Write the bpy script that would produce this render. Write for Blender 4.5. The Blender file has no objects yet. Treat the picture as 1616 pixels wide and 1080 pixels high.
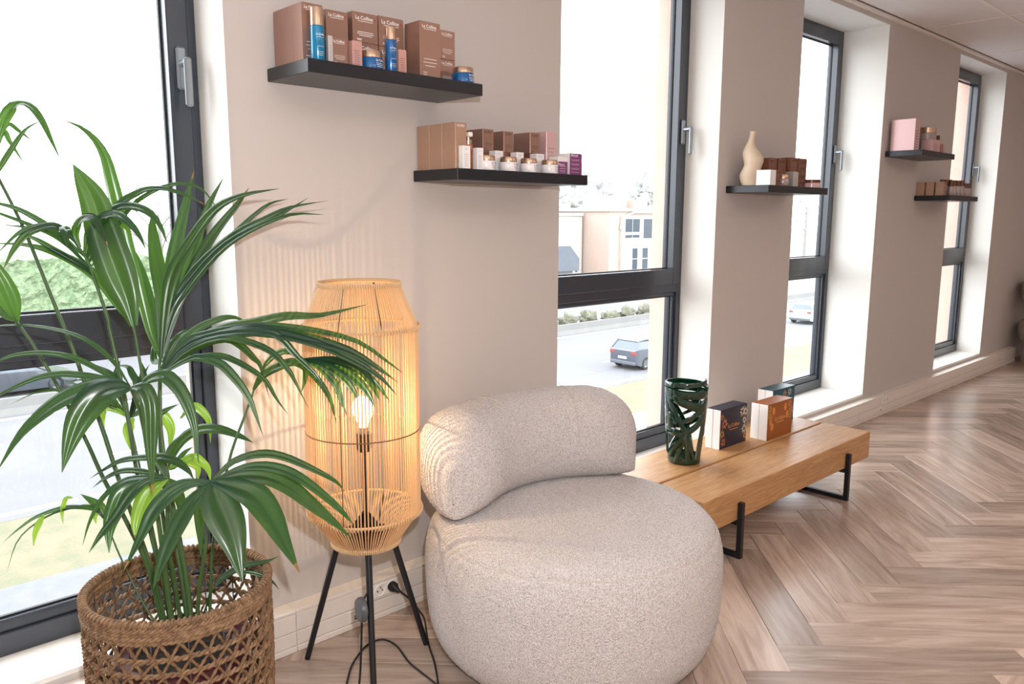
import bpy, bmesh, math, random
from mathutils import Vector, Matrix, noise
random.seed(7)
sc = bpy.context.scene
COL = sc.collection
PI = math.pi

# ------------------------------------------------------------------ camera
cam_d = bpy.data.cameras.new('camera'); cam = bpy.data.objects.new('camera', cam_d); COL.objects.link(cam)
CAM = Vector((0, -2.148, 1.323)); YAW = math.radians(43.312); PITCH = math.radians(9.033); ROLL = math.radians(.22)
_f = Vector((math.sin(YAW) * math.cos(PITCH), math.cos(YAW) * math.cos(PITCH), -math.sin(PITCH)))
_r0 = Vector((math.cos(YAW), -math.sin(YAW), 0)); _u0 = _r0.cross(_f)
_r = _r0 * math.cos(ROLL) + _u0 * math.sin(ROLL); _u = _u0 * math.cos(ROLL) - _r0 * math.sin(ROLL)
m = Matrix((_r, _u, -_f)).transposed().to_4x4(); m.translation = CAM
cam.matrix_world = m
cam_d.sensor_width = 36; cam_d.lens = 36 * 1253.1 / 1616; cam_d.clip_start = .02; cam_d.clip_end = 600
sc.camera = cam

# ------------------------------------------------------------------ sky and light
SKY = 6.6; FILL = 3.6; FLASH = 104; BULB = 6.5
w = bpy.data.worlds.new('overcast_sky'); sc.world = w; w.use_nodes = True
bg = w.node_tree.nodes['Background']; bg.inputs[0].default_value = (.93, .965, 1, 1); bg.inputs[1].default_value = SKY
fl_d = bpy.data.lights.new('camera_flash', 'POINT'); fl = bpy.data.objects.new('camera_flash', fl_d); COL.objects.link(fl)
fl.location = CAM + _r * .07 + _u * .19; fl_d.energy = FLASH; fl_d.shadow_soft_size = .018; fl_d.color = (.985, .98, .995)
vs = sc.view_settings
vs.view_transform = 'Standard'; vs.look = 'None'; vs.exposure = 0; vs.gamma = 1; vs.use_curve_mapping = False
sc.cycles.use_denoising = True
sc.cycles.max_bounces = 10; sc.cycles.diffuse_bounces = 5

# ------------------------------------------------------------------ helpers
def lin(h):
    h = h.lstrip('#'); o = []
    for i in (0, 2, 4):
        c = int(h[i:i + 2], 16) / 255
        o.append(c / 12.92 if c <= .04045 else ((c + .055) / 1.055) ** 2.4)
    return (*o, 1)
MATS = {}
def mat(name, col, rough=.5, metal=0, spec=.5, var=None, bump=None, emit=None, alpha=None, coat=0, trans=0, ior=None, stretch=None, sheen=0, coords='Object'):
    """plain procedural material: colour, optional noise variation (scale, amount, other colour), optional bump (scale, strength, distance, kind)"""
    if name in MATS: return MATS[name]
    M = bpy.data.materials.new(name); M.use_nodes = True; nt = M.node_tree; N = nt.nodes; L = nt.links
    b = N['Principled BSDF']; c = lin(col) if isinstance(col, str) else col
    b.inputs['Base Color'].default_value = c; b.inputs['Roughness'].default_value = rough; b.inputs['Metallic'].default_value = metal
    b.inputs['Specular IOR Level'].default_value = spec; b.inputs['Coat Weight'].default_value = coat
    b.inputs['Transmission Weight'].default_value = trans
    if sheen: b.inputs['Sheen Weight'].default_value = sheen; b.inputs['Sheen Roughness'].default_value = .6
    if ior: b.inputs['IOR'].default_value = ior
    src = None
    if var or bump:
        tc = N.new('ShaderNodeTexCoord'); mp = N.new('ShaderNodeMapping'); L.new(tc.outputs[coords], mp.inputs[0]); src = mp.outputs[0]
        if stretch: mp.inputs['Scale'].default_value = stretch
    if var:
        n = N.new('ShaderNodeTexNoise'); n.inputs['Scale'].default_value = var[0]; n.inputs['Detail'].default_value = 5; L.new(src, n.inputs['Vector'])
        mx = N.new('ShaderNodeMix'); mx.data_type = 'RGBA'; mx.inputs[6].default_value = c; mx.inputs[7].default_value = lin(var[2])
        rp = N.new('ShaderNodeMapRange'); rp.inputs[1].default_value = .35; rp.inputs[2].default_value = .7; rp.inputs[3].default_value = 0; rp.inputs[4].default_value = var[1]
        L.new(n.outputs[0], rp.inputs[0]); L.new(rp.outputs[0], mx.inputs[0]); L.new(mx.outputs[2], b.inputs['Base Color'])
    if bump:
        if len(bump) > 3 and bump[3] == 'voronoi':
            n = N.new('ShaderNodeTexVoronoi'); n.feature = 'SMOOTH_F1'; n.inputs['Scale'].default_value = bump[0]; h = n.outputs['Distance']
        else:
            n = N.new('ShaderNodeTexNoise'); n.inputs['Scale'].default_value = bump[0]; n.inputs['Detail'].default_value = 3; h = n.outputs[0]
        L.new(src, n.inputs['Vector'])
        bp = N.new('ShaderNodeBump'); bp.inputs['Strength'].default_value = bump[1]; bp.inputs['Distance'].default_value = bump[2]
        L.new(h, bp.inputs['Height']); L.new(bp.outputs[0], b.inputs['Normal'])
    if emit:
        b.inputs['Emission Color'].default_value = lin(emit[0]); b.inputs['Emission Strength'].default_value = emit[1]
    MATS[name] = M
    return M
def glass_mat(name, tint='#FFFFFF', refl=.03, rough=.0):
    """thin pane: mostly clear, a little mirror"""
    if name in MATS: return MATS[name]
    M = bpy.data.materials.new(name); M.use_nodes = True; nt = M.node_tree; N = nt.nodes; L = nt.links
    N.remove(N['Principled BSDF']); t = N.new('ShaderNodeBsdfTransparent'); t.inputs[0].default_value = lin(tint)
    g = N.new('ShaderNodeBsdfGlossy'); g.inputs['Roughness'].default_value = rough
    mx = N.new('ShaderNodeMixShader'); mx.inputs[0].default_value = refl
    L.new(t.outputs[0], mx.inputs[1]); L.new(g.outputs[0], mx.inputs[2]); L.new(mx.outputs[0], N['Material Output'].inputs[0])
    MATS[name] = M
    return M

ORG = {}
def org(o): return ORG.get(o.name, Vector((0, 0, 0)))
class MB:
    def __init__(s): s.v = []; s.f = []; s.m = []
    def face(s, idx, mi=0): s.f.append(tuple(idx)); s.m.append(mi)
    def box(s, x0, y0, z0, x1, y1, z1, b=0, mi=0):
        lo = (min(x0, x1), min(y0, y1), min(z0, z1)); hi = (max(x0, x1), max(y0, y1), max(z0, z1)); k = len(s.v)
        if b <= 0:
            for q in range(8): s.v.append(tuple(hi[a] if q >> a & 1 else lo[a] for a in range(3)))
            for t in ((0, 2, 3, 1), (4, 5, 7, 6), (0, 1, 5, 4), (2, 6, 7, 3), (0, 4, 6, 2), (1, 3, 7, 5)): s.face([k + i for i in t], mi)
            return s
        for q in range(8):
            for a in range(3):
                p = []
                for c in range(3):
                    h = q >> c & 1; e = hi[c] if h else lo[c]
                    p.append(e if c == a else (e - b if h else e + b))
                s.v.append(tuple(p))
        V = lambda q, a: k + q * 3 + a
        for a in range(3):
            o1, o2 = [c for c in range(3) if c != a]
            for h in (0, 1):
                q = [(h << a) | (i << o1) | (j << o2) for i, j in ((0, 0), (1, 0), (1, 1), (0, 1))]
                s.face([V(i, a) for i in q], mi)
        for c in range(3):
            a, d = [x for x in range(3) if x != c]
            for ha in (0, 1):
                for hd in (0, 1):
                    q0 = (ha << a) | (hd << d); q1 = q0 | (1 << c)
                    s.face([V(q0, a), V(q0, d), V(q1, d), V(q1, a)], mi)
        for q in range(8): s.face([V(q, 0), V(q, 1), V(q, 2)], mi)
        return s
    def tube(s, pts, r, n=6, closed=False, mi=0):
        P = [Vector(p) for p in pts]; m = len(P); R = r if isinstance(r, (list, tuple)) else [r] * m
        k = len(s.v); up = None
        for i in range(m):
            if closed: t = P[(i + 1) % m] - P[i - 1]
            else: t = P[min(i + 1, m - 1)] - P[max(i - 1, 0)]
            t.normalize()
            if up is None:
                up = Vector((0, 0, 1)) if abs(t.z) < .9 else Vector((1, 0, 0))
            a = up - t * up.dot(t)
            if a.length < 1e-6: a = Vector((1, 0, 0)) - t * t.x
            a.normalize(); up = a; b = t.cross(a)
            for j in range(n):
                g = 2 * PI * j / n; s.v.append(tuple(P[i] + (a * math.cos(g) + b * math.sin(g)) * R[i]))
        for i in range(m if closed else m - 1):
            i2 = (i + 1) % m
            for j in range(n):
                j2 = (j + 1) % n; s.face((k + i * n + j, k + i * n + j2, k + i2 * n + j2, k + i2 * n + j), mi)
        if not closed:
            s.face([k + j for j in range(n)][::-1], mi); s.face([k + (m - 1) * n + j for j in range(n)], mi)
        return s
    def lathe(s, prof, c=(0, 0, 0), n=24, mi=0, offs=None):
        k = len(s.v); m = len(prof)
        for i, (r, z) in enumerate(prof):
            dx, dy = offs(z) if offs else (0, 0)
            for j in range(n):
                g = 2 * PI * j / n; s.v.append((c[0] + dx + r * math.cos(g), c[1] + dy + r * math.sin(g), c[2] + z))
        for i in range(m - 1):
            for j in range(n):
                j2 = (j + 1) % n; s.face((k + i * n + j, k + i * n + j2, k + (i + 1) * n + j2, k + (i + 1) * n + j), mi)
        if prof[0][0] > 1e-5: s.face([k + j for j in range(n)][::-1], mi)
        if prof[-1][0] > 1e-5: s.face([k + (m - 1) * n + j for j in range(n)], mi)
        return s
    def prism(s, poly, axis, a, b, mi=0):
        """polygon in the two other axes, pushed from a to b along axis"""
        k = len(s.v); n = len(poly)
        for t in (a, b):
            for p in poly:
                q = list(p); q.insert(axis, t); s.v.append(tuple(q))
        s.face(range(k, k + n), mi); s.face(range(k + 2 * n - 1, k + n - 1, -1), mi)
        for i in range(n):
            j = (i + 1) % n; s.face((k + i, k + j, k + n + j, k + n + i), mi)
        return s
    def mesh(s, name, mats, o=(0, 0, 0), smooth=False, fix=True):
        me = bpy.data.meshes.new(name); ox, oy, oz = o
        me.from_pydata([(x - ox, y - oy, z - oz) for x, y, z in s.v], [], s.f)
        for M in (mats if isinstance(mats, (list, tuple)) else [mats]): me.materials.append(M)
        if any(s.m): me.polygons.foreach_set('material_index', s.m)
        if fix:
            bm = bmesh.new(); bm.from_mesh(me); bmesh.ops.remove_doubles(bm, verts=bm.verts, dist=1e-6); bmesh.ops.recalc_face_normals(bm, faces=bm.faces); bm.to_mesh(me); bm.free()
        if smooth:
            me.polygons.foreach_set('use_smooth', [True] * len(me.polygons))
            if smooth == 'auto':
                try: me.set_sharp_from_angle(angle=math.radians(40))
                except Exception: pass
        me.update()
        return me
def link(name, me, parent=None, loc=None):
    o = bpy.data.objects.new(name, me); COL.objects.link(o)
    if parent is not None: o.parent = parent; ORG[o.name] = org(parent)
    if loc is not None: o.location = loc
    return o
def part(mb, name, mats, parent, smooth=False, label=None, kind=None, fix=True):
    o = link(name, mb.mesh(name, mats, org(parent), smooth, fix), parent)
    if label: o['label'] = label
    if kind: o['kind'] = kind
    return o
def tag(o, label=None, cat=None, group=None, kind=None):
    if label: o['label'] = label
    if cat: o['category'] = cat
    if group: o['group'] = group
    if kind: o['kind'] = kind
    return o
def solid(mb, name, mats, label=None, cat=None, group=None, kind=None, smooth=False, fix=True):
    xs = [p[0] for p in mb.v]; ys = [p[1] for p in mb.v]; zs = [p[2] for p in mb.v]
    c = ((min(xs) + max(xs)) / 2, (min(ys) + max(ys)) / 2, min(zs))
    o = link(name, mb.mesh(name, mats, c, smooth, fix), None, c); ORG[o.name] = Vector(c)
    return tag(o, label, cat, group, kind)
def thing(name, loc, label=None, cat=None, group=None, kind=None):
    o = bpy.data.objects.new(name, None); COL.objects.link(o); o.location = loc; o.empty_display_size = .05; ORG[o.name] = Vector(loc)
    return tag(o, label, cat, group, kind)
def smooth_path(pts, n):
    """Catmull-Rom through the points, n samples"""
    P = [Vector(p) for p in pts]; P = [P[0] * 2 - P[1]] + P + [P[-1] * 2 - P[-2]]; m = len(P) - 3; out = []
    for i in range(n):
        t = i / (n - 1) * m; k = min(int(t), m - 1); u = t - k; a, b, c, d = P[k:k + 4]
        out.append(.5 * ((2 * b) + (c - a) * u + (2 * a - 5 * b + 4 * c - d) * u * u + (3 * b - a - 3 * c + d) * u ** 3))
    return out
TXT = {}
def text_data(s, size, bold=0):
    """outline of a word as flat mesh data: verts (x, y) centred, faces"""
    key = (s, size)
    if key in TXT: return TXT[key]
    cu = bpy.data.curves.new('word', 'FONT'); cu.body = s; cu.size = size; cu.align_x = 'CENTER'; cu.resolution_u = 2; cu.offset = bold * size
    ob = bpy.data.objects.new('word', cu); COL.objects.link(ob)
    bpy.context.view_layer.update()
    me = bpy.data.meshes.new_from_object(ob.evaluated_get(bpy.context.evaluated_depsgraph_get()))
    d = ([(v.co.x, v.co.y) for v in me.vertices], [tuple(p.vertices) for p in me.polygons])
    bpy.data.objects.remove(ob); bpy.data.curves.remove(cu); bpy.data.meshes.remove(me)
    TXT[key] = d
    return d
def put_text(mb, s, size, x, y, z, wrap=0, mi=0, bold=.012, ang=0):
    """word on a face that looks toward -y; wrap = radius of a cylinder whose axis stands at (x, y)"""
    V, F = text_data(s, size, bold); k = len(mb.v)
    for a, b in V:
        if wrap: g = a / wrap + ang; mb.v.append((x + wrap * math.sin(g), y - wrap * math.cos(g), z + b))
        else: mb.v.append((x + a, y, z + b))
    for f in F: mb.face([k + i for i in f], mi)
def put_line(mb, w_, h, x, y, z, wrap=0, mi=0, ang=0):
    k = len(mb.v); n = 6 if wrap else 1
    for i in range(n + 1):
        a = -w_ / 2 + w_ * i / n
        for b in (0, h):
            if wrap: g = a / wrap + ang; mb.v.append((x + wrap * math.sin(g), y - wrap * math.cos(g), z + b))
            else: mb.v.append((x + a, y, z + b))
    for i in range(n): mb.face((k + 2 * i, k + 2 * i + 2, k + 2 * i + 3, k + 2 * i + 1), mi)

# ------------------------------------------------------------------ materials of the shell
WALL = mat('warm_beige_paint', '#C6C0BC', .75, bump=(260, .08, .002))
REVEAL = mat('offwhite_reveal_paint', '#E5E5E0', .7, bump=(200, .05, .002))
SILLM = mat('white_sill_board', '#EFEDE8', .35)
CEILM = mat('white_ceiling_tile', '#E2DEDC', .85, bump=(420, .15, .002))
TBAR = mat('white_ceiling_bar', '#E9E2DC', .5)
TRUNK = mat('white_plastic_trunking', '#E8E0D8', .42)
ANTH = mat('anthracite_aluminium', '#343A44', .24, spec=.6, bump=(900, .04, .0005))
GASK = mat('black_gasket', '#0B0C0E', .55)
PANE = glass_mat('window_pane')
STEEL = mat('satin_steel', '#8F989F', .32, metal=.7)
PINK = mat('pink_facade_panel', '#D9B4A6', .8, var=(6, .35, '#CDA293'))
DARKSLAB = mat('dark_subfloor', '#2A211C', .9)

def plank_mat():
    M = bpy.data.materials.new('grey_brown_oak_plank'); M.use_nodes = True; nt = M.node_tree; N = nt.nodes; L = nt.links; b = N['Principled BSDF']
    tc = N.new('ShaderNodeTexCoord'); oi = N.new('ShaderNodeObjectInfo')
    sc1 = N.new('ShaderNodeVectorMath'); sc1.operation = 'MULTIPLY'; sc1.inputs[1].default_value = (2.2, 22, 22); L.new(tc.outputs['Object'], sc1.inputs[0])
    of = N.new('ShaderNodeMath'); of.operation = 'MULTIPLY'; of.inputs[1].default_value = 137; L.new(oi.outputs['Random'], of.inputs[0])
    ad = N.new('ShaderNodeVectorMath'); ad.operation = 'ADD'; L.new(sc1.outputs[0], ad.inputs[0]); L.new(of.outputs[0], ad.inputs[1])
    n1 = N.new('ShaderNodeTexNoise'); n1.inputs['Scale'].default_value = 1.0; n1.inputs['Detail'].default_value = 6; n1.inputs['Roughness'].default_value = .62; n1.inputs['Distortion'].default_value = 1.1; L.new(ad.outputs[0], n1.inputs['Vector'])
    cr = N.new('ShaderNodeValToRGB'); e = cr.color_ramp.elements; e[0].position = .28; e[0].color = lin('#937D6E'); e[1].position = .72; e[1].color = lin('#CDB9A9')
    x = cr.color_ramp.elements.new(.5); x.color = lin('#B5A091'); L.new(n1.outputs[0], cr.inputs[0])
    hs = N.new('ShaderNodeHueSaturation'); mr = N.new('ShaderNodeMapRange'); mr.inputs[3].default_value = .74; mr.inputs[4].default_value = 1.16
    L.new(oi.outputs['Random'], mr.inputs[0]); L.new(mr.outputs[0], hs.inputs['Value']); L.new(cr.outputs[0], hs.inputs['Color']); L.new(hs.outputs[0], b.inputs['Base Color'])
    b.inputs['Roughness'].default_value = .25; b.inputs['Specular IOR Level'].default_value = .6
    bp = N.new('ShaderNodeBump'); bp.inputs['Strength'].default_value = .12; bp.inputs['Distance'].default_value = .0015; L.new(n1.outputs[0], bp.inputs['Height']); L.new(bp.outputs[0], b.inputs['Normal'])
    return M
PLANK = plank_mat()

# ------------------------------------------------------------------ floor: herringbone planks
X0, X1, Y0, HC = -2.2, 10.0, -5.0, 2.541
floor = link('floor', MB().box(X0, Y0, -.25, X1, .3, -.0055).mesh('floor', DARKSLAB)); tag(floor, 'grey brown oak floor laid in herringbone', 'floor', kind='structure')
PW, PL = .1461, .7305; O_ = Vector((2.703, -1.143)); D_ = Vector((.7071068, .7071068)); E_ = Vector((.7071068, -.7071068))
def px(p):
    d = Vector(p) - CAM; z = d.dot(_f)
    if z < .05: return None
    return (808 + 1253.1 * d.dot(_r) / z, 540 - 1253.1 * d.dot(_u) / z)
def clip(poly):
    for a, lim, s in ((0, X0, 1), (0, X1, -1), (1, Y0, 1), (1, -.003, -1)):
        out = []
        for i in range(len(poly)):
            p, q = poly[i], poly[(i + 1) % len(poly)]; dp = (p[a] - lim) * s; dq = (q[a] - lim) * s
            if dp >= 0: out.append(p)
            if (dp >= 0) != (dq >= 0): out.append(p + (q - p) * (dp / (dp - dq)))
        poly = out
        if len(poly) < 3: return []
    return poly
plank_mesh = MB().box(0, 0, -.005, PL - .0012, PW - .0012, 0, .0011).mesh('plank', PLANK)
cand = []
for m_ in range(-4, 8):
    for k in range(-70, 70):
        for kind in 'AB':
            if kind == 'A': o = O_ + PW * (D_ * (k + 10 * m_) + E_ * (k - 1)); ang = PI / 4; L_ = D_; W_ = E_
            else: o = O_ + PW * (D_ * (k - 1 + 10 * m_) + E_ * (k - 1)); ang = -PI / 4; L_ = E_; W_ = D_
            full = [o, o + L_ * PL, o + L_ * PL + W_ * PW, o + W_ * PW]; c = clip(full)
            if len(c) < 3: continue
            whole = all(abs((a - b_).length) < 1e-6 for a, b_ in zip(c, full)) and len(c) == 4
            g = [px((p.x, p.y, 0)) for p in full]; area = 0
            if all(g):
                mx = sum(p[0] for p in g) / 4; my = sum(p[1] for p in g) / 4
                if -120 < mx < 1750 and 500 < my < 1250: area = abs(sum(g[i][0] * g[(i + 1) % 4][1] - g[(i + 1) % 4][0] * g[i][1] for i in range(4))) / 2
            cand.append((area, o, ang, kind, c, whole))
cand.sort(key=lambda t: -t[0])
rest = MB(); n_own = 0
for area, o, ang, kind, c, whole in cand:
    if area > 0 and n_own < 300:
        n_own += 1
        if whole:
            ob = link('plank', plank_mesh, floor)
            # the plank's width grows to the left of its length; E-planks grow toward +D, D-planks toward +E (to the right)
            if kind == 'A': q = o + E_ * PW
            else: q = o
            ob.location = (q.x, q.y, 0); ob.rotation_euler = (0, 0, ang)
        else:
            q = o + E_ * PW if kind == 'A' else o
            R = Matrix.Rotation(-ang, 2); loc = [R @ (p - q) for p in c]
            ob = link('plank', MB().prism([(p.x, p.y) for p in loc], 2, -.005, 0).mesh('plank', PLANK), floor); ob.location = (q.x, q.y, 0); ob.rotation_euler = (0, 0, ang)
    else:
        rest.prism([(p.x, p.y) for p in c], 2, -.005, 0)
if rest.v: part(rest, 'planks', PLANK, floor, kind='stuff')

# ------------------------------------------------------------------ window wall
WIN = [(-.137, .963, .185), (2.273, 3.371, .185), (4.125, 5.217, .285), (6.483, 7.576, .185)]
SZ, HZ = .165, 2.495
mb = MB()
xs = [X0]
for a, b_, d in WIN: xs += [a, b_]
xs.append(X1)
def wbox(x0, y0, z0, x1, y1, z1):
    k = len(mb.f); mb.box(x0, y0, z0, x1, y1, z1); mb.m[k:] = [1, 1, 0, 0, 1, 1]
for i in range(0, len(xs), 2): wbox(xs[i], 0, 0, xs[i + 1], .30, 2.62)
for a, b_, d in WIN: wbox(a, 0, 0, b_, .30, SZ - .014); wbox(a, 0, HZ, b_, .30, 2.62)
o = link('wall_back', mb.mesh('wall_back', [WALL, REVEAL], fix=False)); tag(o, 'beige wall with four tall window openings', 'wall', kind='structure')
for nm, bx, lb in (('wall_right', (X1, Y0, 0, X1 + .15, .3, 2.62), 'beige end wall far right'), ('wall_left', (X0 - .15, Y0, 0, X0, .3, 2.62), 'beige end wall on the left'), ('wall_front', (X0, Y0 - .15, 0, X1, Y0, 2.62), 'beige wall opposite the windows')):
    o = link(nm, MB().box(*bx).mesh(nm, WALL)); tag(o, lb, 'wall', kind='structure')
# facade outside
mb = MB()
for i in range(0, len(xs), 2): mb.box(xs[i], .30, -6.1, xs[i + 1], .36, 6)
for a, b_, d in WIN:
    mb.box(a, .30, -6.1, b_, .36, .12); mb.box(a, .30, HZ, b_, .36, 6)
    if d < .25: mb.box(b_ - .02, .258, .12, b_, .36, HZ); mb.box(a, .258, .12, a + .02, .36, HZ)
o = link('wall_outside', mb.mesh('wall_outside', PINK, fix=False)); tag(o, 'pink facade panels around the windows outside', 'facade', kind='structure')

# sills
for i, (a, b_, d) in enumerate(WIN):
    o = link('trim_%d' % (i + 1), MB().box(a + .001, .0005, SZ - .014, b_ - .001, d + .01, SZ, .0015).mesh('trim', SILLM)); tag(o, 'white sill board of the %s window' % ('first', 'second', 'third', 'fourth')[i], 'window sill', kind='structure')

# ------------------------------------------------------------------ windows
def ring(mb, x0, x1, z0, z1, wd, y0, y1, b=.002, bot=None, top=None):
    bot = wd if bot is None else bot; top = wd if top is None else top
    mb.box(x0, y0, z0, x0 + wd, y1, z1, b); mb.box(x1 - wd, y0, z0, x1, y1, z1, b)
    mb.box(x0 + wd, y0, z0, x1 - wd, y1, z0 + bot, b); mb.box(x0 + wd, y0, z1 - top, x1 - wd, y1, z1, b)
TR0, TR1 = .948, 1.0
names = ('first', 'second', 'third', 'fourth')
for i, (a, b_, d) in enumerate(WIN):
    t = thing('window_%d' % (i + 1), ((a + b_) / 2, d, SZ), 'tall anthracite aluminium window, %s from the left' % names[i], 'window', kind='structure')
    f = MB(); ring(f, a, b_, SZ, HZ, .034, d, d + .072, bot=.062, top=.04); f.box(a + .034, d, TR0, b_ - .034, d + .072, TR1, .002)
    part(f, 'frame', ANTH, t)
    s = MB(); sx0, sx1, sz0, sz1 = a + .026, b_ - .026, TR1 - .012, HZ - .03
    ring(s, sx0, sx1, sz0, sz1, .058, d - .010, d + .06, .003, bot=.078)
    sash = part(s, 'sash', ANTH, t)
    g = MB(); ring(g, sx0 + .058, sx1 - .058, sz0 + .078, sz1 - .058, .005, d + .030, d + .040, 0)
    part(g, 'gasket', GASK, t)
    g = MB(); ring(g, a + .034, b_ - .034, SZ + .062, TR0, .020, d + .012, d + .06, .002, bot=.034); part(g, 'glazing_bead', ANTH, t)
    g = MB(); ring(g, a + .054, b_ - .054, SZ + .096, TR0 - .02, .005, d + .026, d + .036, 0); part(g, 'gasket', GASK, t)
    part(MB().box(sx0 + .05, d + .034, sz0 + .07, sx1 - .05, d + .038, sz1 - .05), 'pane', PANE, t)
    part(MB().box(a + .05, d + .030, SZ + .09, b_ - .05, d + .034, TR0 - .016), 'pane', PANE, t)
    hx = b_ - .052; hz = 1.727; hy = d - .010
    h = MB(); h.box(hx - .014, hy - .012, hz - .058, hx + .014, hy, hz + .058, .005); pl = part(h, 'handle', STEEL, t)
    h = MB(); h.tube([(hx, hy - .011, hz + .012), (hx, hy - .045, hz + .012)], .0095, 10)
    h.box(hx - .0105, hy - .058, hz - .108, hx + .0105, hy - .044, hz + .024, .005); part(h, 'lever', STEEL, pl)
    e = MB().box(a, d + .072, .125, b_, .44, .15, .003); part(e, 'outer_sill', ANTH, t)

# ------------------------------------------------------------------ trunking along the floor
base = link('baseboard_back', MB().box(X0, -.050, .002, 8.42, 0, .132, .003).mesh('baseboard_back', TRUNK)); tag(base, 'white cable trunking running along the floor under the windows', 'trunking', kind='structure')
for x0, x1 in ((X0, 1.072), (1.074, 3.06), (3.062, 5.05), (5.052, 7.04), (7.042, 8.42)):
    part(MB().box(x0, -.0565, .0665, x1, -.05, .1225, .002), 'cover_strip', TRUNK, base)
    part(MB().box(x0, -.0565, .020, x1, -.05, .0645, .002), 'cover_strip', TRUNK, base)
    part(MB().box(x0, -.0590, .000, x1, -.05, .0185, .002), 'foot_strip', TRUNK, base)
    part(MB().box(x0, -.0575, .1240, x1, -.0, .1345, .0015), 'top_strip', TRUNK, base)
SOCK = mat('white_socket_plastic', '#EFEBE6', .3); HOLE = mat('socket_port_grey', '#8F8A86', .6); PINB = mat('black_hole', '#151515', .6); BRASS = mat('brass_pin', '#B9A27A', .3, metal=1)
def socket(x, z, label, n, group=None):
    t = thing('power_socket', (x, -.0565, z), label, 'socket', group)
    wd = .046 * n
    part(MB().box(x - wd / 2, -.0605, z - .0225, x + wd / 2, -.0565, z + .0225, .0015), 'cover_plate', SOCK, t)
    for k in range(n):
        cx = x - wd / 2 + .046 * (k + .5); P = []
        r = MB(); seg = 24; y = -.0606
        for rr, yy in ((.0205, y), (.0195, y - .003), (.0185, y - .003), (.0178, y + .0005)):
            for j in range(seg): g = 2 * PI * j / seg; r.v.append((cx + rr * math.cos(g), yy, z + rr * math.sin(g)))
        for q in range(3):
            for j in range(seg): j2 = (j + 1) % seg; r.face((q * seg + j, q * seg + j2, (q + 1) * seg + j2, (q + 1) * seg + j))
        r.face([3 * seg + j for j in range(seg)])
        rim = part(r, 'socket_ring', SOCK, t)
        q = MB()
        for sx in (-.0095, .0095): q.tube([(cx + sx, -.0600, z - .002), (cx + sx, -.0618, z - .002)], .0026, 8)
        part(q, 'pin_holes', PINB, rim)
        part(MB().tube([(cx, -.0600, z + .010), (cx, -.068, z + .010)], .0022, 8), 'earth_pin', BRASS, rim)
    return t
socket(1.396, .100, 'double white power socket in the trunking behind the lamp', 2)
socket(5.45, .098, 'double white power socket in the trunking under the far wall pier', 2)
def data(x, z, label):
    t = thing('data_socket', (x, -.0565, z), label, 'socket')
    part(MB().box(x - .024, -.0585, z - .019, x + .024, -.0565, z + .019, .001), 'cover_plate', SOCK, t)
    part(MB().box(x - .004, -.0592, z - .013, x + .010, -.0584, z + .002, .0003), 'port', HOLE, t)  # port face drawn as a plain mid-grey block
    part(MB().box(x - .001, -.0596, z - .013, x + .004, -.0591, z - .008, 0), 'port_hole', PINB, t)
data(1.278, .043, 'small white data socket low in the trunking behind the lamp')
data(5.39, .043, 'small white data socket low in the trunking under the far wall pier')

# ------------------------------------------------------------------ ceiling
ceil = link('ceiling', MB().box(X0, Y0, 2.56, X1, .3, 2.62).mesh('ceiling', CEILM)); tag(ceil, 'white suspended tile ceiling', 'ceiling', kind='structure')
ys = [-.022]; y = -.509
while y > Y0: ys.append(y); y -= .6
ys.append(Y0)
xg = [X0]; x = 5.707 - 1.2 * 6
while x < X1:
    if x > X0 + .05: xg.append(x)
    x += 1.2
xg.append(X1)
FILL_SPOTS = []  # tile slots taken by added, unseen panels that brighten the room
for j in range(len(ys) - 1):
    for i in range(len(xg) - 1):
        a0, a1, c0, c1 = xg[i] + .008, xg[i + 1] - .008, ys[j + 1] + .008, ys[j] - .008
        if j in (4, 6) and i in (1, 3, 5, 7, 9) and a1 - a0 > 1: FILL_SPOTS.append((a0, c0, a1, c1)); continue
        part(MB().box(a0, c0, 2.5425, a1, c1, 2.559, .002), 'ceiling_tile', CEILM, ceil)
for y in ys[1:-1]: part(MB().box(X0, y - .012, HC - .002, X1, y + .012, HC + .001, .0006), 'ceiling_bar', TBAR, ceil)
for j in range(len(ys) - 1):
    for x in xg[1:-1]: part(MB().box(x - .012, ys[j + 1] + .012, HC - .002, x + .012, ys[j] - .012, HC + .001, .0006), 'ceiling_bar', TBAR, ceil)
o = link('trim_5', MB().box(X0, -.024, HC - .020, X1, 0, HC - .0015, .001).mesh('trim', TBAR)); tag(o, 'white edge profile between ceiling and window wall', 'trim', kind='structure')
DIFF = mat('fill_glow', '#FFFFFF', .5, emit=('#FFE9DC', FILL))
order = ['nearest the first window', 'second from the left', 'third from the left', 'fourth from the left', 'farthest right']
for n_, (a0, c0, a1, c1) in enumerate(FILL_SPOTS):
    t = thing('fill_panel', ((a0 + a1) / 2, (c0 + c1) / 2, HC), 'added fill panel overhead, out of view, %s in the row %s' % (order[n_ % 5], 'nearer the windows' if n_ < 5 else 'farther from the windows'), 'fill light', 'added fill panels')
    f = MB(); z0, z1 = HC - .001, HC + .012
    f.box(a0, c0, z0, a1, c0 + .012, z1); f.box(a0, c1 - .012, z0, a1, c1, z1); f.box(a0, c0 + .012, z0, a0 + .012, c1 - .012, z1); f.box(a1 - .012, c0 + .012, z0, a1, c1 - .012, z1)
    part(f, 'fill_frame', TBAR, t); part(MB().box(a0 + .012, c0 + .012, HC + .004, a1 - .012, c1 - .012, HC + .009), 'fill_surface', DIFF, t)

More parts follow.
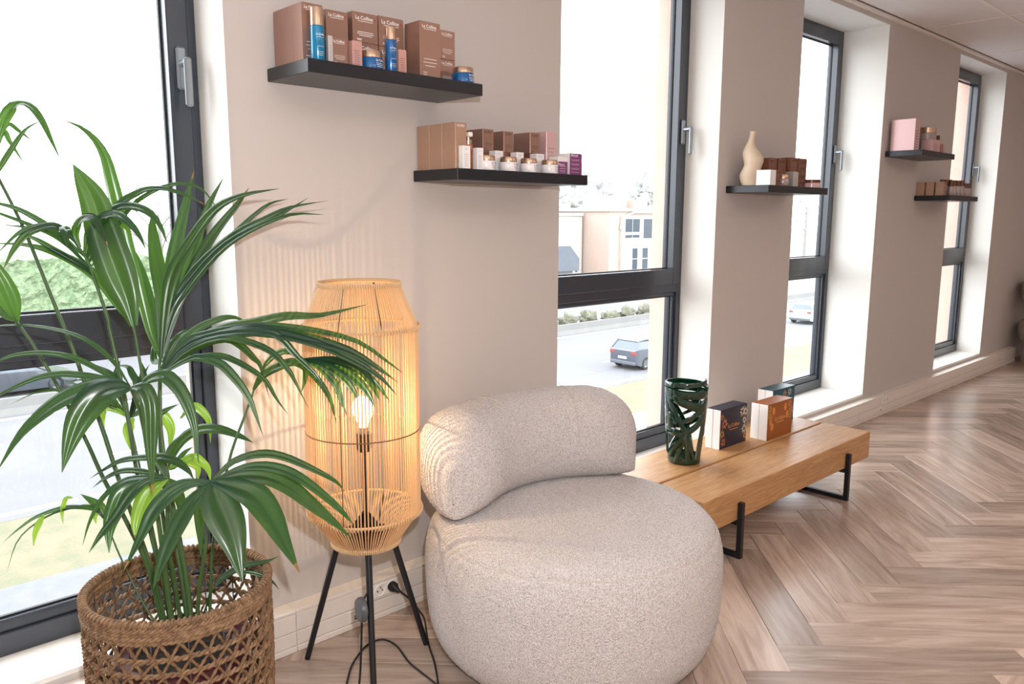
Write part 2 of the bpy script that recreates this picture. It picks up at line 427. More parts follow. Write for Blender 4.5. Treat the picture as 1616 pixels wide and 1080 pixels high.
# ------------------------------------------------------------------ armchair
def boucle(name, col, col2, scale=260):
    """looped wool: lumpy fine relief, with darker specks down between the loops"""
    M = mat(name, col, .95, spec=.12, sheen=.25); nt = M.node_tree; N = nt.nodes; L = nt.links; b = N['Principled BSDF']
    tc = N.new('ShaderNodeTexCoord'); v = N.new('ShaderNodeTexVoronoi'); v.feature = 'SMOOTH_F1'; v.inputs['Scale'].default_value = scale; v.inputs['Randomness'].default_value = 1
    n = N.new('ShaderNodeTexNoise'); n.inputs['Scale'].default_value = scale * 1.6; n.inputs['Detail'].default_value = 2
    L.new(tc.outputs['Object'], v.inputs['Vector']); L.new(tc.outputs['Object'], n.inputs['Vector'])
    ad = N.new('ShaderNodeMath'); ad.operation = 'MULTIPLY_ADD'; ad.inputs[1].default_value = -.55; L.new(v.outputs['Distance'], ad.inputs[0]); L.new(n.outputs[0], ad.inputs[2])
    bp = N.new('ShaderNodeBump'); bp.inputs['Strength'].default_value = 1; bp.inputs['Distance'].default_value = .007; L.new(ad.outputs[0], bp.inputs['Height']); L.new(bp.outputs[0], b.inputs['Normal'])
    mr = N.new('ShaderNodeMapRange'); mr.inputs[1].default_value = .10; mr.inputs[2].default_value = .36; L.new(ad.outputs[0], mr.inputs[0])
    mx = N.new('ShaderNodeMix'); mx.data_type = 'RGBA'; mx.inputs[6].default_value = lin(col2); mx.inputs[7].default_value = lin(col); L.new(mr.outputs[0], mx.inputs[0]); L.new(mx.outputs[2], b.inputs['Base Color'])
    return M
BOUC = boucle('cream_boucle', '#EFEAE8', '#C3BAB6')
DARK = mat('black_steel', '#14151A', .42, spec=.5)
CX, CY = 1.735, -.583
def fuzz(p, amp=.0022):
    v = Vector(p)
    return amp * (noise.noise(v * 150) + .5 * noise.noise(v * 310))
def resample(prof, n):
    pts = smooth_path([(a, 0, b) for a, b in prof], 400); L = [0]
    for a, b in zip(pts, pts[1:]): L.append(L[-1] + (b - a).length)
    out = []; j = 0
    for i in range(n):
        t = L[-1] * i / (n - 1)
        while j < len(L) - 2 and L[j + 1] < t: j += 1
        u = (t - L[j]) / max(1e-9, L[j + 1] - L[j]); q = pts[j].lerp(pts[j + 1], u); out.append((max(q.x, 0), q.z))
    return out
def fuzzy_lathe(prof, c, seg, rows, name, mats, parent, amp=.0022, squash=None):
    P = resample(prof, rows); mb = MB(); nrm = []
    for i in range(rows):
        a = P[max(i - 1, 0)]; b = P[min(i + 1, rows - 1)]; t = Vector((b[0] - a[0], 0, b[1] - a[1])).normalized(); nrm.append((t.z, -t.x))
    for i, (r, z) in enumerate(P):
        for j in range(seg):
            g = 2 * PI * j / seg; cg, sg = math.cos(g), math.sin(g); p = (c[0] + r * cg, c[1] + r * sg, c[2] + z); k = fuzz(p, amp)
            nr, nz = nrm[i]; mb.v.append((p[0] + nr * cg * k, p[1] + nr * sg * k, p[2] + nz * k))
    for i in range(rows - 1):
        for j in range(seg): j2 = (j + 1) % seg; mb.face((i * seg + j, i * seg + j2, (i + 1) * seg + j2, (i + 1) * seg + j))
    return part(mb, name, mats, parent, smooth=True, fix=False)
def bean(c, rad, a0, a1, z0, th, ht, name, mats, parent, nu=260, nv=120, amp=.0022, lean=.02, endr=.12, e=2.7, drop=.38):
    """upholstered roll bent around a centre: superellipse section, ends rounded in plan"""
    mb = MB(); L = rad * (a1 - a0)
    for i in range(nu + 1):
        s = L * (1 - math.cos(PI * i / nu)) / 2   # denser at the ends
        d = min(s, L - s); k = 1 if d >= endr else math.sqrt(max(0, 1 - ((endr - d) / endr) ** 2))
        a = a0 + s / rad
        for j in range(nv):
            g = 2 * PI * j / nv; cc, ss = math.cos(g), math.sin(g)
            u = math.copysign(abs(cc) ** (2 / e), cc) * th / 2 * k; v = (math.copysign(abs(ss) ** (2 / e), ss) + 1) / 2 * ht * (1 - drop * (1 - k)) + (1 - k) * .02
            r = rad + u + lean * v / ht; p = Vector((c[0] + r * math.cos(a), c[1] + r * math.sin(a), z0 + v))
            f = fuzz(p, amp); q = p + Vector((math.cos(a) * cc, math.sin(a) * cc, ss)) * f; mb.v.append(tuple(q))
    for i in range(nu):
        for j in range(nv): j2 = (j + 1) % nv; mb.face((i * nv + j, i * nv + j2, (i + 1) * nv + j2, (i + 1) * nv + j))
    return part(mb, name, mats, parent, smooth=True, fix=False)
def armchair(c, R, label, hi=True, a0=math.radians(32.86), a1=math.radians(137.25)):
    t = thing('armchair', (c[0], c[1], 0), label, 'armchair')
    part(MB().lathe([(0, 0), (R * .74, 0), (R * .74, .03), (0, .03)], (c[0], c[1], 0), 40), 'plinth', mat('dark_plinth', '#191614', .7), t)
    n = (720, 150) if hi else (120, 40)
    k = R / .45
    fuzzy_lathe([(0, .018), (.34 * k, .018), (.405 * k, .045), (.438 * k, .11), (.450 * k, .2), (.452 * k, .32), (.440 * k, .385), (.428 * k, .402)], (c[0], c[1], 0), n[0], n[1], 'base', BOUC, t)
    fuzzy_lathe([(.428 * k, .400), (.420 * k, .414), (.395 * k, .431), (.34 * k, .443), (.2 * k, .450), (0, .452)], (c[0], c[1], 0), n[0], n[1], 'seat', BOUC, t)
    bc = (c[0] - .0043, c[1] - .1878)
    bk = bean(bc, .476, a0, a1, .437, .271, .303, 'backrest', BOUC, t, *(n[0] // 2, n[1]), lean=.029, endr=.18, drop=.6, e=2.35)
    SEAM = mat('seam_thread', '#C2B8AE', .95)
    part(MB().tube([(c[0] + .4285 * k * math.cos(2 * PI * i / 120), c[1] + .4285 * k * math.sin(2 * PI * i / 120), .401) for i in range(120)], .0016, 5, closed=True), 'seam', SEAM, t)
    part(MB().tube([(c[0] + (r + .001) * k * math.cos(math.radians(163)), c[1] + (r + .001) * k * math.sin(math.radians(163)), z) for r, z in ((.405, .045), (.438, .11), (.450, .2), (.452, .32), (.440, .385), (.428, .402))], .0016, 5), 'seam', SEAM, t)
    for aa in (math.radians(62), math.radians(98)):
        pts = []
        for i in range(26):
            g = PI * (.42 + .56 * i / 25); cc, ss = math.cos(g), math.sin(g); e = 2.35
            u = math.copysign(abs(cc) ** (2 / e), cc) * .2725 / 2; v = (math.copysign(abs(ss) ** (2 / e), ss) + 1) / 2 * .304
            r = .476 + u + .029 * v / .303; pts.append((bc[0] + r * math.cos(aa), bc[1] + r * math.sin(aa), .437 + v))
        part(MB().tube(pts, .0013, 5), 'seam', SEAM, bk)
    return t
armchair((CX, CY), .45, 'round cream boucle armchair beside the rattan floor lamp')

# far armchair on stub legs
t = thing('armchair', (8.56, -.41, 0), 'far beige armchair on thick round legs at the right edge', 'armchair')
FARB = boucle('sand_boucle', '#BBAA9A', '#AA9888')
fuzzy_lathe([(0, .20), (.32, .20), (.365, .225), (.378, .29), (.37, .36), (.335, .395), (.18, .41), (0, .412)], (8.56, -.41, 0), 160, 50, 'seat', FARB, t)
for a in (25, 115, 205, 295):
    a = math.radians(a); part(MB().lathe([(0, 0), (.062, 0), (.066, .01), (.066, .215), (0, .215)], (8.56 + .27 * math.cos(a), -.41 + .27 * math.sin(a), 0), 20), 'leg', FARB, t, smooth='auto')
bean((8.56, -.41), .275, math.radians(20), math.radians(200), .53, .19, .25, 'backrest', FARB, t, 120, 40)
part(MB().tube([(8.56 + .25 * math.cos(math.radians(110)), -.41 + .25 * math.sin(math.radians(110)), .39), (8.56 + .28 * math.cos(math.radians(110)), -.41 + .28 * math.sin(math.radians(110)), .56)], .03, 10), 'back_support', FARB, t)

# ------------------------------------------------------------------ oak bench
def oak_mat(name, axis_scale, c0, c1, c2):
    M = bpy.data.materials.new(name); M.use_nodes = True; nt = M.node_tree; N = nt.nodes; L = nt.links; b = N['Principled BSDF']
    tc = N.new('ShaderNodeTexCoord'); mp = N.new('ShaderNodeMapping'); mp.inputs['Scale'].default_value = axis_scale; L.new(tc.outputs['Object'], mp.inputs[0])
    n1 = N.new('ShaderNodeTexNoise'); n1.inputs['Scale'].default_value = 1; n1.inputs['Detail'].default_value = 7; n1.inputs['Roughness'].default_value = .65; n1.inputs['Distortion'].default_value = 1.4; L.new(mp.outputs[0], n1.inputs['Vector'])
    cr = N.new('ShaderNodeValToRGB'); e = cr.color_ramp.elements; e[0].position = .3; e[0].color = lin(c0); e[1].position = .7; e[1].color = lin(c2); x = e.new(.5); x.color = lin(c1); L.new(n1.outputs[0], cr.inputs[0]); L.new(cr.outputs[0], b.inputs['Base Color'])
    b.inputs['Roughness'].default_value = .42
    bp = N.new('ShaderNodeBump'); bp.inputs['Strength'].default_value = .2; bp.inputs['Distance'].default_value = .002; L.new(n1.outputs[0], bp.inputs['Height']); L.new(bp.outputs[0], b.inputs['Normal'])
    return M
OAK = oak_mat('honey_oak', (5, 60, 60), '#A07448', '#B98A5A', '#C99F6D')
t = thing('bench', (3.145, -.35, 0), 'low oak beam bench on black steel legs under the windows', 'bench')
part(MB().box(2.425, -.608, .155, 3.868, -.372, .285, .003), 'seat_beam', OAK, t)
part(MB().box(2.425, -.360, .155, 3.868, -.100, .285, .003), 'seat_beam', OAK, t)
for x in (2.668, 3.612):
    l = MB(); s = .011
    l.box(x - s, -.630, 0, x + s, -.609, .228, .002); l.box(x - s, -.099, 0, x + s, -.078, .228, .002)
    l.box(x - s, -.609, 0, x + s, -.099, .020, .002); l.box(x - s, -.609, .134, x + s, -.099, .1545, .002)
    part(l, 'leg_frame', DARK, t)

# ------------------------------------------------------------------ rattan floor lamp
LX, LY = 1.176, -.296
t = thing('floor_lamp', (LX, LY, 0), 'lit rattan cord floor lamp on three black legs', 'floor lamp')
CORD = mat('natural_paper_cord', '#D6B488', .75, bump=(500, .3, .001)); CORDD = mat('cord_binding', '#CBA577', .8)
# translucent a little: paper cord lets some lamp light through
nt = CORD.node_tree; tr_ = nt.nodes.new('ShaderNodeBsdfTranslucent'); tr_.inputs[0].default_value = lin('#E8BE88'); mx_ = nt.nodes.new('ShaderNodeMixShader'); mx_.inputs[0].default_value = .2
b_ = nt.nodes['Principled BSDF']; nt.links.new(b_.outputs[0], mx_.inputs[1]); nt.links.new(tr_.outputs[0], mx_.inputs[2]); nt.links.new(mx_.outputs[0], nt.nodes['Material Output'].inputs[0])
ZB, ZL, ZM, ZH, ZT = .408, .500, .735, 1.022, 1.140; RB, RM, RT = .092, .155, .106
shade = part(MB().tube([(LX + RM * math.cos(2 * PI * i / 72), LY + RM * math.sin(2 * PI * i / 72), ZH) for i in range(72)], .004, 6, closed=True), 'shade', CORDD, t)
for r, z, rr in ((RT, ZT, .005), (RT - .008, ZT - .002, .003), (RM, ZL, .004), (RB, ZB, .005)):
    part(MB().tube([(LX + r * math.cos(2 * PI * i / 72), LY + r * math.sin(2 * PI * i / 72), z) for i in range(72)], rr, 6, closed=True), 'shade_ring', CORDD, shade)
part(MB().tube([(LX + (RM + .001) * math.cos(2 * PI * i / 72), LY + (RM + .001) * math.sin(2 * PI * i / 72), ZM) for i in range(72)], .0019, 5, closed=True), 'shade_ring', mat('dark_binding', '#7A5A3C', .8), shade)
cords = MB(); NC = 108
for i in range(NC):
    a = 2 * PI * i / NC + random.uniform(-.006, .006); ca, sa = math.cos(a), math.sin(a); P = lambda r, z: (LX + r * ca, LY + r * sa, z)
    cords.tube([P(RB, ZB), P(RM, ZL)], .0021, 5); cords.tube([P(RM, ZL), P(RM, ZM), P(RM, ZH)], .0021, 5); cords.tube([P(RM, ZH), P(RT, ZT)], .0021, 5)
part(cords, 'shade_cords', CORD, shade, kind='stuff', fix=False)
for r, z, dz in ((RM, ZH, .006), (RM, ZL, .006), (RB, ZB, .006), (RT, ZT, .006)):   # the knots where the cords wrap the hoops
    kn = MB()
    for i in range(NC):
        a = 2 * PI * i / NC; kn.tube([(LX + (r + .005) * math.cos(a), LY + (r + .005) * math.sin(a), z - dz), (LX + (r + .0065) * math.cos(a), LY + (r + .0065) * math.sin(a), z), (LX + (r + .004) * math.cos(a), LY + (r + .004) * math.sin(a), z + dz)], .0026, 5)
    part(kn, 'cord_knots', CORD, shade, kind='stuff', fix=False)
for k in range(4):
    a = math.radians(35 + 90 * k); ca, sa = math.cos(a), math.sin(a); q = -.006
    part(MB().tube([(LX + (r + q) * ca, LY + (r + q) * sa, z) for r, z in ((RB, ZB), (RM, ZL), (RM, ZH), (RT, ZT))], .0026, 6), 'frame_rod', DARK, shade)
feet = [(1.072, -.118), (1.383, -.295), (1.080, -.466)]
for fx, fy in feet:
    d = Vector((fx - LX, fy - LY, 0)).normalized(); a = Vector((LX, LY, ZB + .012)) + d * (RB - .012)
    part(MB().tube([a, (fx, fy, 0.004)], [.0095, .0085], 12), 'leg', DARK, t, smooth='auto')
bs = MB(); bs.lathe([(0, 0), (RB - .004, 0), (RB - .004, .006), (0, .006)], (LX, LY, ZB + .008), 30)
for k in range(3):
    a = k * 2 * PI / 3 + .5; bs.box(LX - .003, LY - .003, ZB + .01, LX + .003, LY + .003, ZB + .012)
part(bs, 'bottom_plate', DARK, t)
part(MB().tube([(LX, LY, ZB + .012), (LX, LY, .672)], .006, 10), 'stem', DARK, t)
br = MB()
for k in range(8):
    a = 2 * PI * k / 8; br.prism([(0, 0), (.06, 0), (.004, .075), (0, .075)], 1, -.0008, .0008)
    n0 = len(br.v) - 8; ca, sa = math.cos(a), math.sin(a)
    for q in range(n0, n0 + 8): X_, Y_, Z_ = br.v[q]; br.v[q] = (LX + X_ * ca - Y_ * sa, LY + X_ * sa + Y_ * ca, ZB + .014 + Z_)
part(br, 'bracket', DARK, t)
part(MB().lathe([(0, 0), (.016, 0), (.021, .010), (.021, .050), (.019, .054), (0, .054)], (LX, LY, .668), 20), 'lamp_holder', DARK, t, smooth='auto')
GLOW = bpy.data.materials.new('glowing_clear_bulb'); GLOW.use_nodes = True; nt = GLOW.node_tree; nt.nodes.remove(nt.nodes['Principled BSDF'])
e_ = nt.nodes.new('ShaderNodeEmission'); e_.inputs[0].default_value = lin('#FFD9A8'); e_.inputs[1].default_value = 5; c_ = nt.nodes.new('ShaderNodeBsdfTransparent'); a_ = nt.nodes.new('ShaderNodeAddShader')
nt.links.new(e_.outputs[0], a_.inputs[0]); nt.links.new(c_.outputs[0], a_.inputs[1]); nt.links.new(a_.outputs[0], nt.nodes['Material Output'].inputs[0])
pl_d = bpy.data.lights.new('lamp_filament', 'POINT'); pl_d.energy = BULB; pl_d.color = (1, .72, .42); pl_d.shadow_soft_size = .007; pl_o = bpy.data.objects.new('lamp_filament', pl_d); COL.objects.link(pl_o); pl_o.parent = t; pl_o.location = (0, 0, .788)
part(MB().lathe([(0, 0), (.013, 0), (.013, .018), (0, .018)], (LX, LY, .721), 16), 'bulb_cap', STEEL, t)
part(MB().lathe([(.012, 0), (.014, .010), (.022, .026), (.0295, .045), (.030, .058), (.025, .074), (.013, .085), (0, .088)], (LX, LY, .739), 20), 'bulb', GLOW, t, smooth=True)
CABLE = mat('black_cable', '#121214', .5)
# cable: down the front leg, through the switch, loops on the floor, up to the socket
lp = lambda s: Vector((LX, LY, ZB)) + (Vector((1.080, -.466, 0)) - Vector((LX, LY, ZB))) * s
cb = smooth_path([(LX + .01, LY - .01, ZB + .005), (1.155, -.350, .395), (1.140, -.372, .35), (1.118, -.392, .31), (1.101, -.392, .285)], 30)
part(MB().tube(cb, .003, 7), 'cable', CABLE, t, smooth=True)
sw = MB(); s0 = Vector((1.094, -.392, .258)); seg = 28
ax = Vector((-.97, .24, .03)).normalized(); e1 = Vector((0, 0, 1)) - ax * ax.z; e1.normalize(); e2 = ax.cross(e1)
pr = [(0, -.011), (.026, -.011), (.034, -.006), (.034, .004), (.030, .010), (0, .011)]
for r, h in pr:
    for j in range(seg):
        a = 2 * PI * j / seg; sw.v.append(tuple(s0 + ax * h + (e1 * math.cos(a) + e2 * math.sin(a)) * r))
for i in range(len(pr) - 1):
    for j in range(seg): j2 = (j + 1) % seg; sw.face((i * seg + j, i * seg + j2, (i + 1) * seg + j2, (i + 1) * seg + j))
swo = part(sw, 'foot_switch', mat('switch_grey', '#4A4D52', .4), t, smooth='auto')
cb = smooth_path([(1.094, -.392, .226), (1.092, -.388, .14), (1.090, -.380, .05), (1.075, -.385, .008), (1.045, -.395, .004), (1.03, -.37, .004), (1.076, -.326, .004), (1.138, -.253, .004), (1.191, -.209, .004), (1.246, -.177, .004), (1.288, -.176, .004), (1.307, -.200, .004), (1.307, -.253, .004), (1.283, -.342, .004), (1.277, -.414, .004), (1.273, -.479, .004), (1.262, -.56, .004), (1.245, -.60, .004), (1.225, -.575, .004), (1.262, -.515, .010), (1.334, -.403, .004), (1.382, -.313, .004), (1.422, -.247, .004), (1.474, -.165, .005), (1.476, -.125, .025), (1.455, -.108, .060), (1.430, -.100, .088), (1.424, -.098, .092)], 190)
part(MB().tube(cb, .003, 7), 'cable', CABLE, t, smooth=True)
part(MB().tube([(1.419, -.062, .100), (1.419, -.078, .100), (1.420, -.088, .097), (1.424, -.099, .091)], [.0165, .0165, .010, .0055], 16), 'plug', CABLE, t, smooth='auto')

# ------------------------------------------------------------------ green openwork vase
GREEN = mat('bottle_green_glaze', '#08301F', .06, spec=.6, coat=.5)
VX, VY, VZ, VH = 2.795, -.262, .285, .352
t = thing('openwork_vase', (VX, VY, VZ), 'glossy dark green openwork ceramic vase on the bench', 'vase')
def vr(z): u = z / VH; return .066 + .020 * u ** 1.2 + .004 * math.sin(PI * u)
def band(th0, z0, th1, z1, w0, w1, bow=0, thick=.006, out=0, n=26):
    mb = MB(); rows = []
    for i in range(n + 1):
        u = i / n; th = th0 + (th1 - th0) * u; z = z0 + (z1 - z0) * u + bow * math.sin(PI * u)
        dt = (th1 - th0) / n; dz = (z1 - z0) / n + bow * (math.sin(PI * (u + .01)) - math.sin(PI * (u - .01))) / (.02 * n)
        r = vr(max(0, min(VH, z))); tx, tz = dt * r, dz; l = math.hypot(tx, tz) or 1; nx, nz = -tz / l, tx / l; hw = (w0 + (w1 - w0) * u) / 2
        row = []
        for s, o in ((-1, -thick * .4), (-.75, thick * .55), (.0, thick), (.75, thick * .55), (1, -thick * .4), (0, -thick * .8)):
            zz = min(max(z + nz * hw * s, .001), VH + .02); tt = th + nx * hw * s / r; R = vr(min(zz, VH)) + o * (1 if True else 0) + out
            row.append((VX + R * math.cos(tt), VY + R * math.sin(tt), VZ + zz))
        rows.append(row); mb.v += row
    for i in range(n):
        for j in range(6): j2 = (j + 1) % 6; mb.face((i * 6 + j, i * 6 + j2, i * 6 + 6 + j2, i * 6 + 6 + j))
    mb.face(range(6)); mb.face(range(n * 6 + 5, n * 6 - 1, -1))
    return mb
rim = MB(); seg = 64; prev = None                                     # rim: one spiral lip whose end overlaps its start
for i in range(seg + 7):
    u = i / seg; a = math.radians(-78) + 2 * PI * u; z = VH - .022 + .028 * min(u, 1); r = vr(VH) + .001 - max(0, min(1, (i - seg + 8) / 8)) * .007
    for dr, dz in ((.004, -.014), (.0045, .0), (.001, .006), (-.004, .004), (-.004, -.016)): rim.v.append((VX + (r + dr) * math.cos(a), VY + (r + dr) * math.sin(a), VZ + min(z, VH + .014) + dz))
for i in range(seg + 6):
    for j in range(5): j2 = (j + 1) % 5; rim.face((i * 5 + j, i * 5 + j2, i * 5 + 5 + j2, i * 5 + 5 + j))
rim.face(range(5)); rim.face(range((seg + 6) * 5 + 4, (seg + 6) * 5 - 1, -1))
part(rim, 'rim', GREEN, t, smooth='auto')
part(MB().lathe([(0, 0), (.066, 0), (.069, .004), (.069, .030), (.064, .034), (.060, .016), (0, .012)], (VX, VY, VZ), 48), 'foot', GREEN, t, smooth='auto')
FRONT = math.radians(-146)
BANDS = ((-.95, .87, .05, .40, .034, .034, .01), (-.88, .86, 1.0, .66, .050, .055, .0), (-.95, .90, 1.15, .87, .050, .050, -.006), (.0, .40, 1.15, .72, .036, .050, -.015), (-.25, .52, 1.1, .80, .026, .040, -.01), (-1.15, .43, .1, .38, .056, .036, .0), (-1.15, .62, -.30, .52, .050, .030, .01),
         (-1.0, .05, .1, .40, .048, .032, .0), (-.42, .03, .08, .40, .028, .030, 0), (.18, .03, .05, .40, .034, .030, 0), (.75, .03, .95, .60, .060, .050, 0), (.45, .03, .1, .42, .024, .028, 0), (-1.1, .03, -1.15, .92, .045, .055, 0), (1.0, .35, 1.08, .92, .045, .050, 0), (-.95, .86, -.7, .42, .026, .040, -.0))
for turn, mir in ((0, 1), (PI, -1)):
    for s0, z0, s1, z1, w0, w1, bow in BANDS:
        part(band(FRONT + turn + mir * s0 * math.radians(78), z0 * VH, FRONT + turn + mir * s1 * math.radians(78), z1 * VH, w0 * (.74 if turn == 0 else .5), w1 * (.74 if turn == 0 else .5), bow), 'band', GREEN, t, smooth='auto')

# ------------------------------------------------------------------ gift boxes on the bench
CARD = mat('white_card', '#F2F0EE', .6)
def petal(mb, x, y, z, a, l, w_, mi=0):
    c, s = math.cos(a), math.sin(a); k = len(mb.v)
    for u, v in ((.22, 0), (.5, .42), (1, 0), (.5, -.42)): mb.v.append((x + (u * l) * c - v * w_ * s, y, z + (u * l) * s + v * w_ * c))
    mb.face((k, k + 1, k + 2, k + 3), mi)
def gift(x0, x1, yf, yb, h, face, label, kind, lean=0):
    z = .285; t = thing('gift_box', ((x0 + x1) / 2, (yf + yb) / 2, z), label, 'box'); ym = yf + (yb - yf) * .52
    part(MB().box(x0, yf + .0012, z, x1, ym - .0012, z + h - .0012, .0012), 'lid', CARD, t)
    part(MB().box(x0, ym + .0012, z, x1, yb, z + h - .0012, .0012), 'tray', CARD, t)
    sl = MB(); sl.box(x0 + .003, yf, z + .001, x1 - .003, yf + .0012, z + h); sl.box(x0 + .003, yf, z + h - .0012, x1 - .003, yb - .001, z + h)
    s = part(sl, 'sleeve', face, t); y = yf - .0005; rr = random.Random(kind)
    gold = mat('gold_print', '#DDAE62', .45); crm = mat('cream_print', '#E8D9B4', .5); org_ = mat('orange_print', '#D98A4E', .5)
    inks = (gold, crm, org_)
    if kind == 1:
        for cx, cz, n, l, mi in ((.035, .115, 12, .032, 2), (.018, .07, 9, .026, 0), (.03, .03, 10, .024, 2), (.185, .150, 12, .030, 1), (.212, .145, 12, .026, 1), (.205, .105, 11, .022, 1), (.205, .065, 12, .030, 1), (.215, .03, 9, .02, 0), (.012, .15, 8, .018, 2)):
            fl = MB()
            for k in range(n): a = 2 * PI * k / n + rr.uniform(-.1, .1); petal(fl, x0 + cx, y, z + cz, a, l * rr.uniform(.75, 1.05), .006)
            part(fl, 'printed_flower', inks[mi], s)
    elif kind == 2:
        for cx, cz in ((.055, .135), (.165, .140), (.03, .09), (.185, .10), (.045, .06)):
            fl = MB()
            for k in range(18): a = 2 * PI * k / 18; fl.v.append((x0 + cx + .013 * math.cos(a), y, z + cz + .019 * math.sin(a)))
            fl.face(range(18))
            part(fl, 'printed_flower', org_, s)
        for cx, cz in ((.015, .12), (.02, .15), (.215, .09), (.222, .12), (.03, .105), (.205, .15)):
            fl = MB()
            for k in range(7): petal(fl, x0 + cx, y, z + cz, 2 * PI * k / 7 + cx, .020, .006)
            part(fl, 'printed_flower', gold, s)
    else:
        for cx, cz in ((.12, .15), (.15, .12), (.19, .10), (.20, .05), (.17, .155), (.1, .09)):
            fl = MB()
            for k in range(8): petal(fl, x0 + cx, y, z + cz, 2 * PI * k / 8 + cx, .022, .007)
            part(fl, 'printed_flower', gold if cx < .16 else crm, s)
    tx = MB(); put_text(tx, 'La Colline', .024, (x0 + x1) / 2, y, z + h * .50); part(tx, 'lettering', org_ if kind == 1 else gold, s)
    tx = MB(); put_line(tx, .07, .003, (x0 + x1) / 2, y, z + h * .43); part(tx, 'printed_line', org_ if kind == 1 else gold, s)
NAVY = mat('navy_print', '#1B1F33', .4, var=(60, .4, '#2B2A44')); COPPER = mat('copper_print', '#9C5B2C', .42); TEAL = mat('teal_print', '#15586A', .4, var=(40, .5, '#0F4456'))
gift(3.045, 3.272, -.278, -.203, .182, NAVY, 'navy gift box with starry gold flowers, nearest the green vase', 1)
gift(3.336, 3.574, -.347, -.262, .172, COPPER, 'copper brown gift box with orange blossom print on the bench', 2)
gift(3.590, 3.815, -.232, -.150, .182, TEAL, 'teal gift box behind the copper brown one on the bench', 3)

# ------------------------------------------------------------------ shelves
SHELF = mat('black_shelf_lacquer', '#15171F', .33, spec=.5, bump=(30, .03, .001))
SH = {1: (1.082, 1.690, 1.725), 2: (1.579, 1.432, 1.467), 3: (3.448, 1.436, 1.470), 4: (5.286, 1.703, 1.738), 5: (5.826, 1.436, 1.470)}
SL = {1: 'black floating shelf high on the first pier, holding blue bottles', 2: 'black floating shelf lower on the first pier, holding white jars and purple boxes', 3: 'black floating shelf with a cream vase between second and third windows', 4: 'upper black floating shelf on the far pier, holding pink packaging', 5: 'lower black floating shelf on the far pier, holding small bottles'}
for k, (x, z0, z1) in SH.items():
    ln = .600 if k < 4 else .565
    solid(MB().box(x, -.228, z0, x + ln, -.0005, z1, .0015), 'wall_shelf', SHELF, SL[k], 'shelf')

# ------------------------------------------------------------------ woven basket
BX, BY, BR, BH = .646, -.303, .204, .456
t = thing('woven_basket', (BX, BY, 0), 'brown openwork seagrass basket around the palm', 'basket')
SEA = mat('seagrass_rope', '#6B5038', .75, var=(70, .9, '#9A7C5C'), bump=(300, .4, .001))
SEA2 = mat('seagrass_dark', '#634830', .75, var=(60, .9, '#917250'), bump=(300, .4, .001))
def br(z): return BR - .012 * (1 - z / BH) ** 2 + .004 * math.sin(PI * z / BH)
def rope(mb, z, r, strands=2, sr=.0037, amp=.0034, turns=44, ph=0, wob=.002, n=5, step=6):
    N_ = turns * step
    for s in range(strands):
        pts = []
        for i in range(N_):
            a = 2 * PI * i / N_; q = 2 * PI * turns * i / N_ + 2 * PI * s / strands + ph
            wz = wob * noise.noise(Vector((math.cos(a) * 3, math.sin(a) * 3, z * 40)))
            rr = r + amp * math.cos(q); pts.append((BX + rr * math.cos(a), BY + rr * math.sin(a), z + amp * math.sin(q) + wz))
        mb.tube(pts, sr * (1 + .12 * math.sin(s * 2.1 + z * 90)), n, closed=True)
rows = [.012 + i * .0358 for i in range(11)]
for i, z in enumerate(rows):
    mb = MB(); rope(mb, z, br(z), ph=i * .7); part(mb, 'weave_ring', SEA, t, smooth=True, fix=False)
lat = MB(); NL = 34; rr_ = random.Random(5)
for i in range(len(rows)):
    z0 = rows[i]; z1 = rows[i + 1] if i + 1 < len(rows) else .410
    for j in range(NL):
        a = 2 * PI * (j + .5 * (i % 2)) / NL
        for s in (-1, 1):
            b_ = a + s * PI / NL * (1.12 + rr_.uniform(-.2, .2)); aa = a - s * .012 + rr_.uniform(-.02, .02)
            for q in (0, 1):
                pts = []
                for k in range(7):
                    u = k / 6; g = aa + (b_ - aa) * u; z = z0 + (z1 - z0) * u; r = br(z) + s * .0026 + .0026 * math.cos(u * 8 + q * PI)
                    pts.append((BX + r * math.cos(g + .008 * math.sin(u * 8 + q * PI)), BY + r * math.sin(g + .008 * math.sin(u * 8 + q * PI)), z))
                lat.tube(pts, .0026, 5)
part(lat, 'lattice_strands', SEA2, t, smooth=True, kind='stuff', fix=False)
for i, z in enumerate((.412, .4215, .431, .4405)):
    mb = MB(); rope(mb, z, br(.44) + .002 * (i % 2), strands=3, sr=.0042, amp=.004, turns=36, ph=i * 1.1, wob=.003); part(mb, 'rim_braid', SEA, t, smooth=True, fix=False)
mb = MB(); n = 110                                                       # wrapped top edge
mb.tube([(BX + br(.45) * math.cos(2 * PI * i / 60), BY + br(.45) * math.sin(2 * PI * i / 60), .452) for i in range(60)], .0075, 7, closed=True)
for i in range(n):
    a = 2 * PI * i / n; pts = []
    for k in range(9):
        g = 2 * PI * k / 8; aa = a + .045 * k / 8; r = br(.45) + .0088 * math.cos(g); pts.append((BX + r * math.cos(aa), BY + r * math.sin(aa), .452 + .0088 * math.sin(g)))
    mb.tube(pts, .0030, 5)
part(mb, 'rim', SEA, t, smooth=True, fix=False)
WIRE = mat('grey_wire', '#6C6E70', .4, metal=.7)
for k in range(16):
    a = 2 * PI * (k + .3) / 16; part(MB().tube([(BX + (br(z) - .009) * math.cos(a), BY + (br(z) - .009) * math.sin(a), z) for z in (.004, .15, .30, .435)], .0016, 5), 'wire_stake', WIRE, t)
mb = MB().lathe([(0, .002), (.188, .002), (.190, .010), (0, .010)], (BX, BY, 0), 32); part(mb, 'basket_base', SEA2, t)

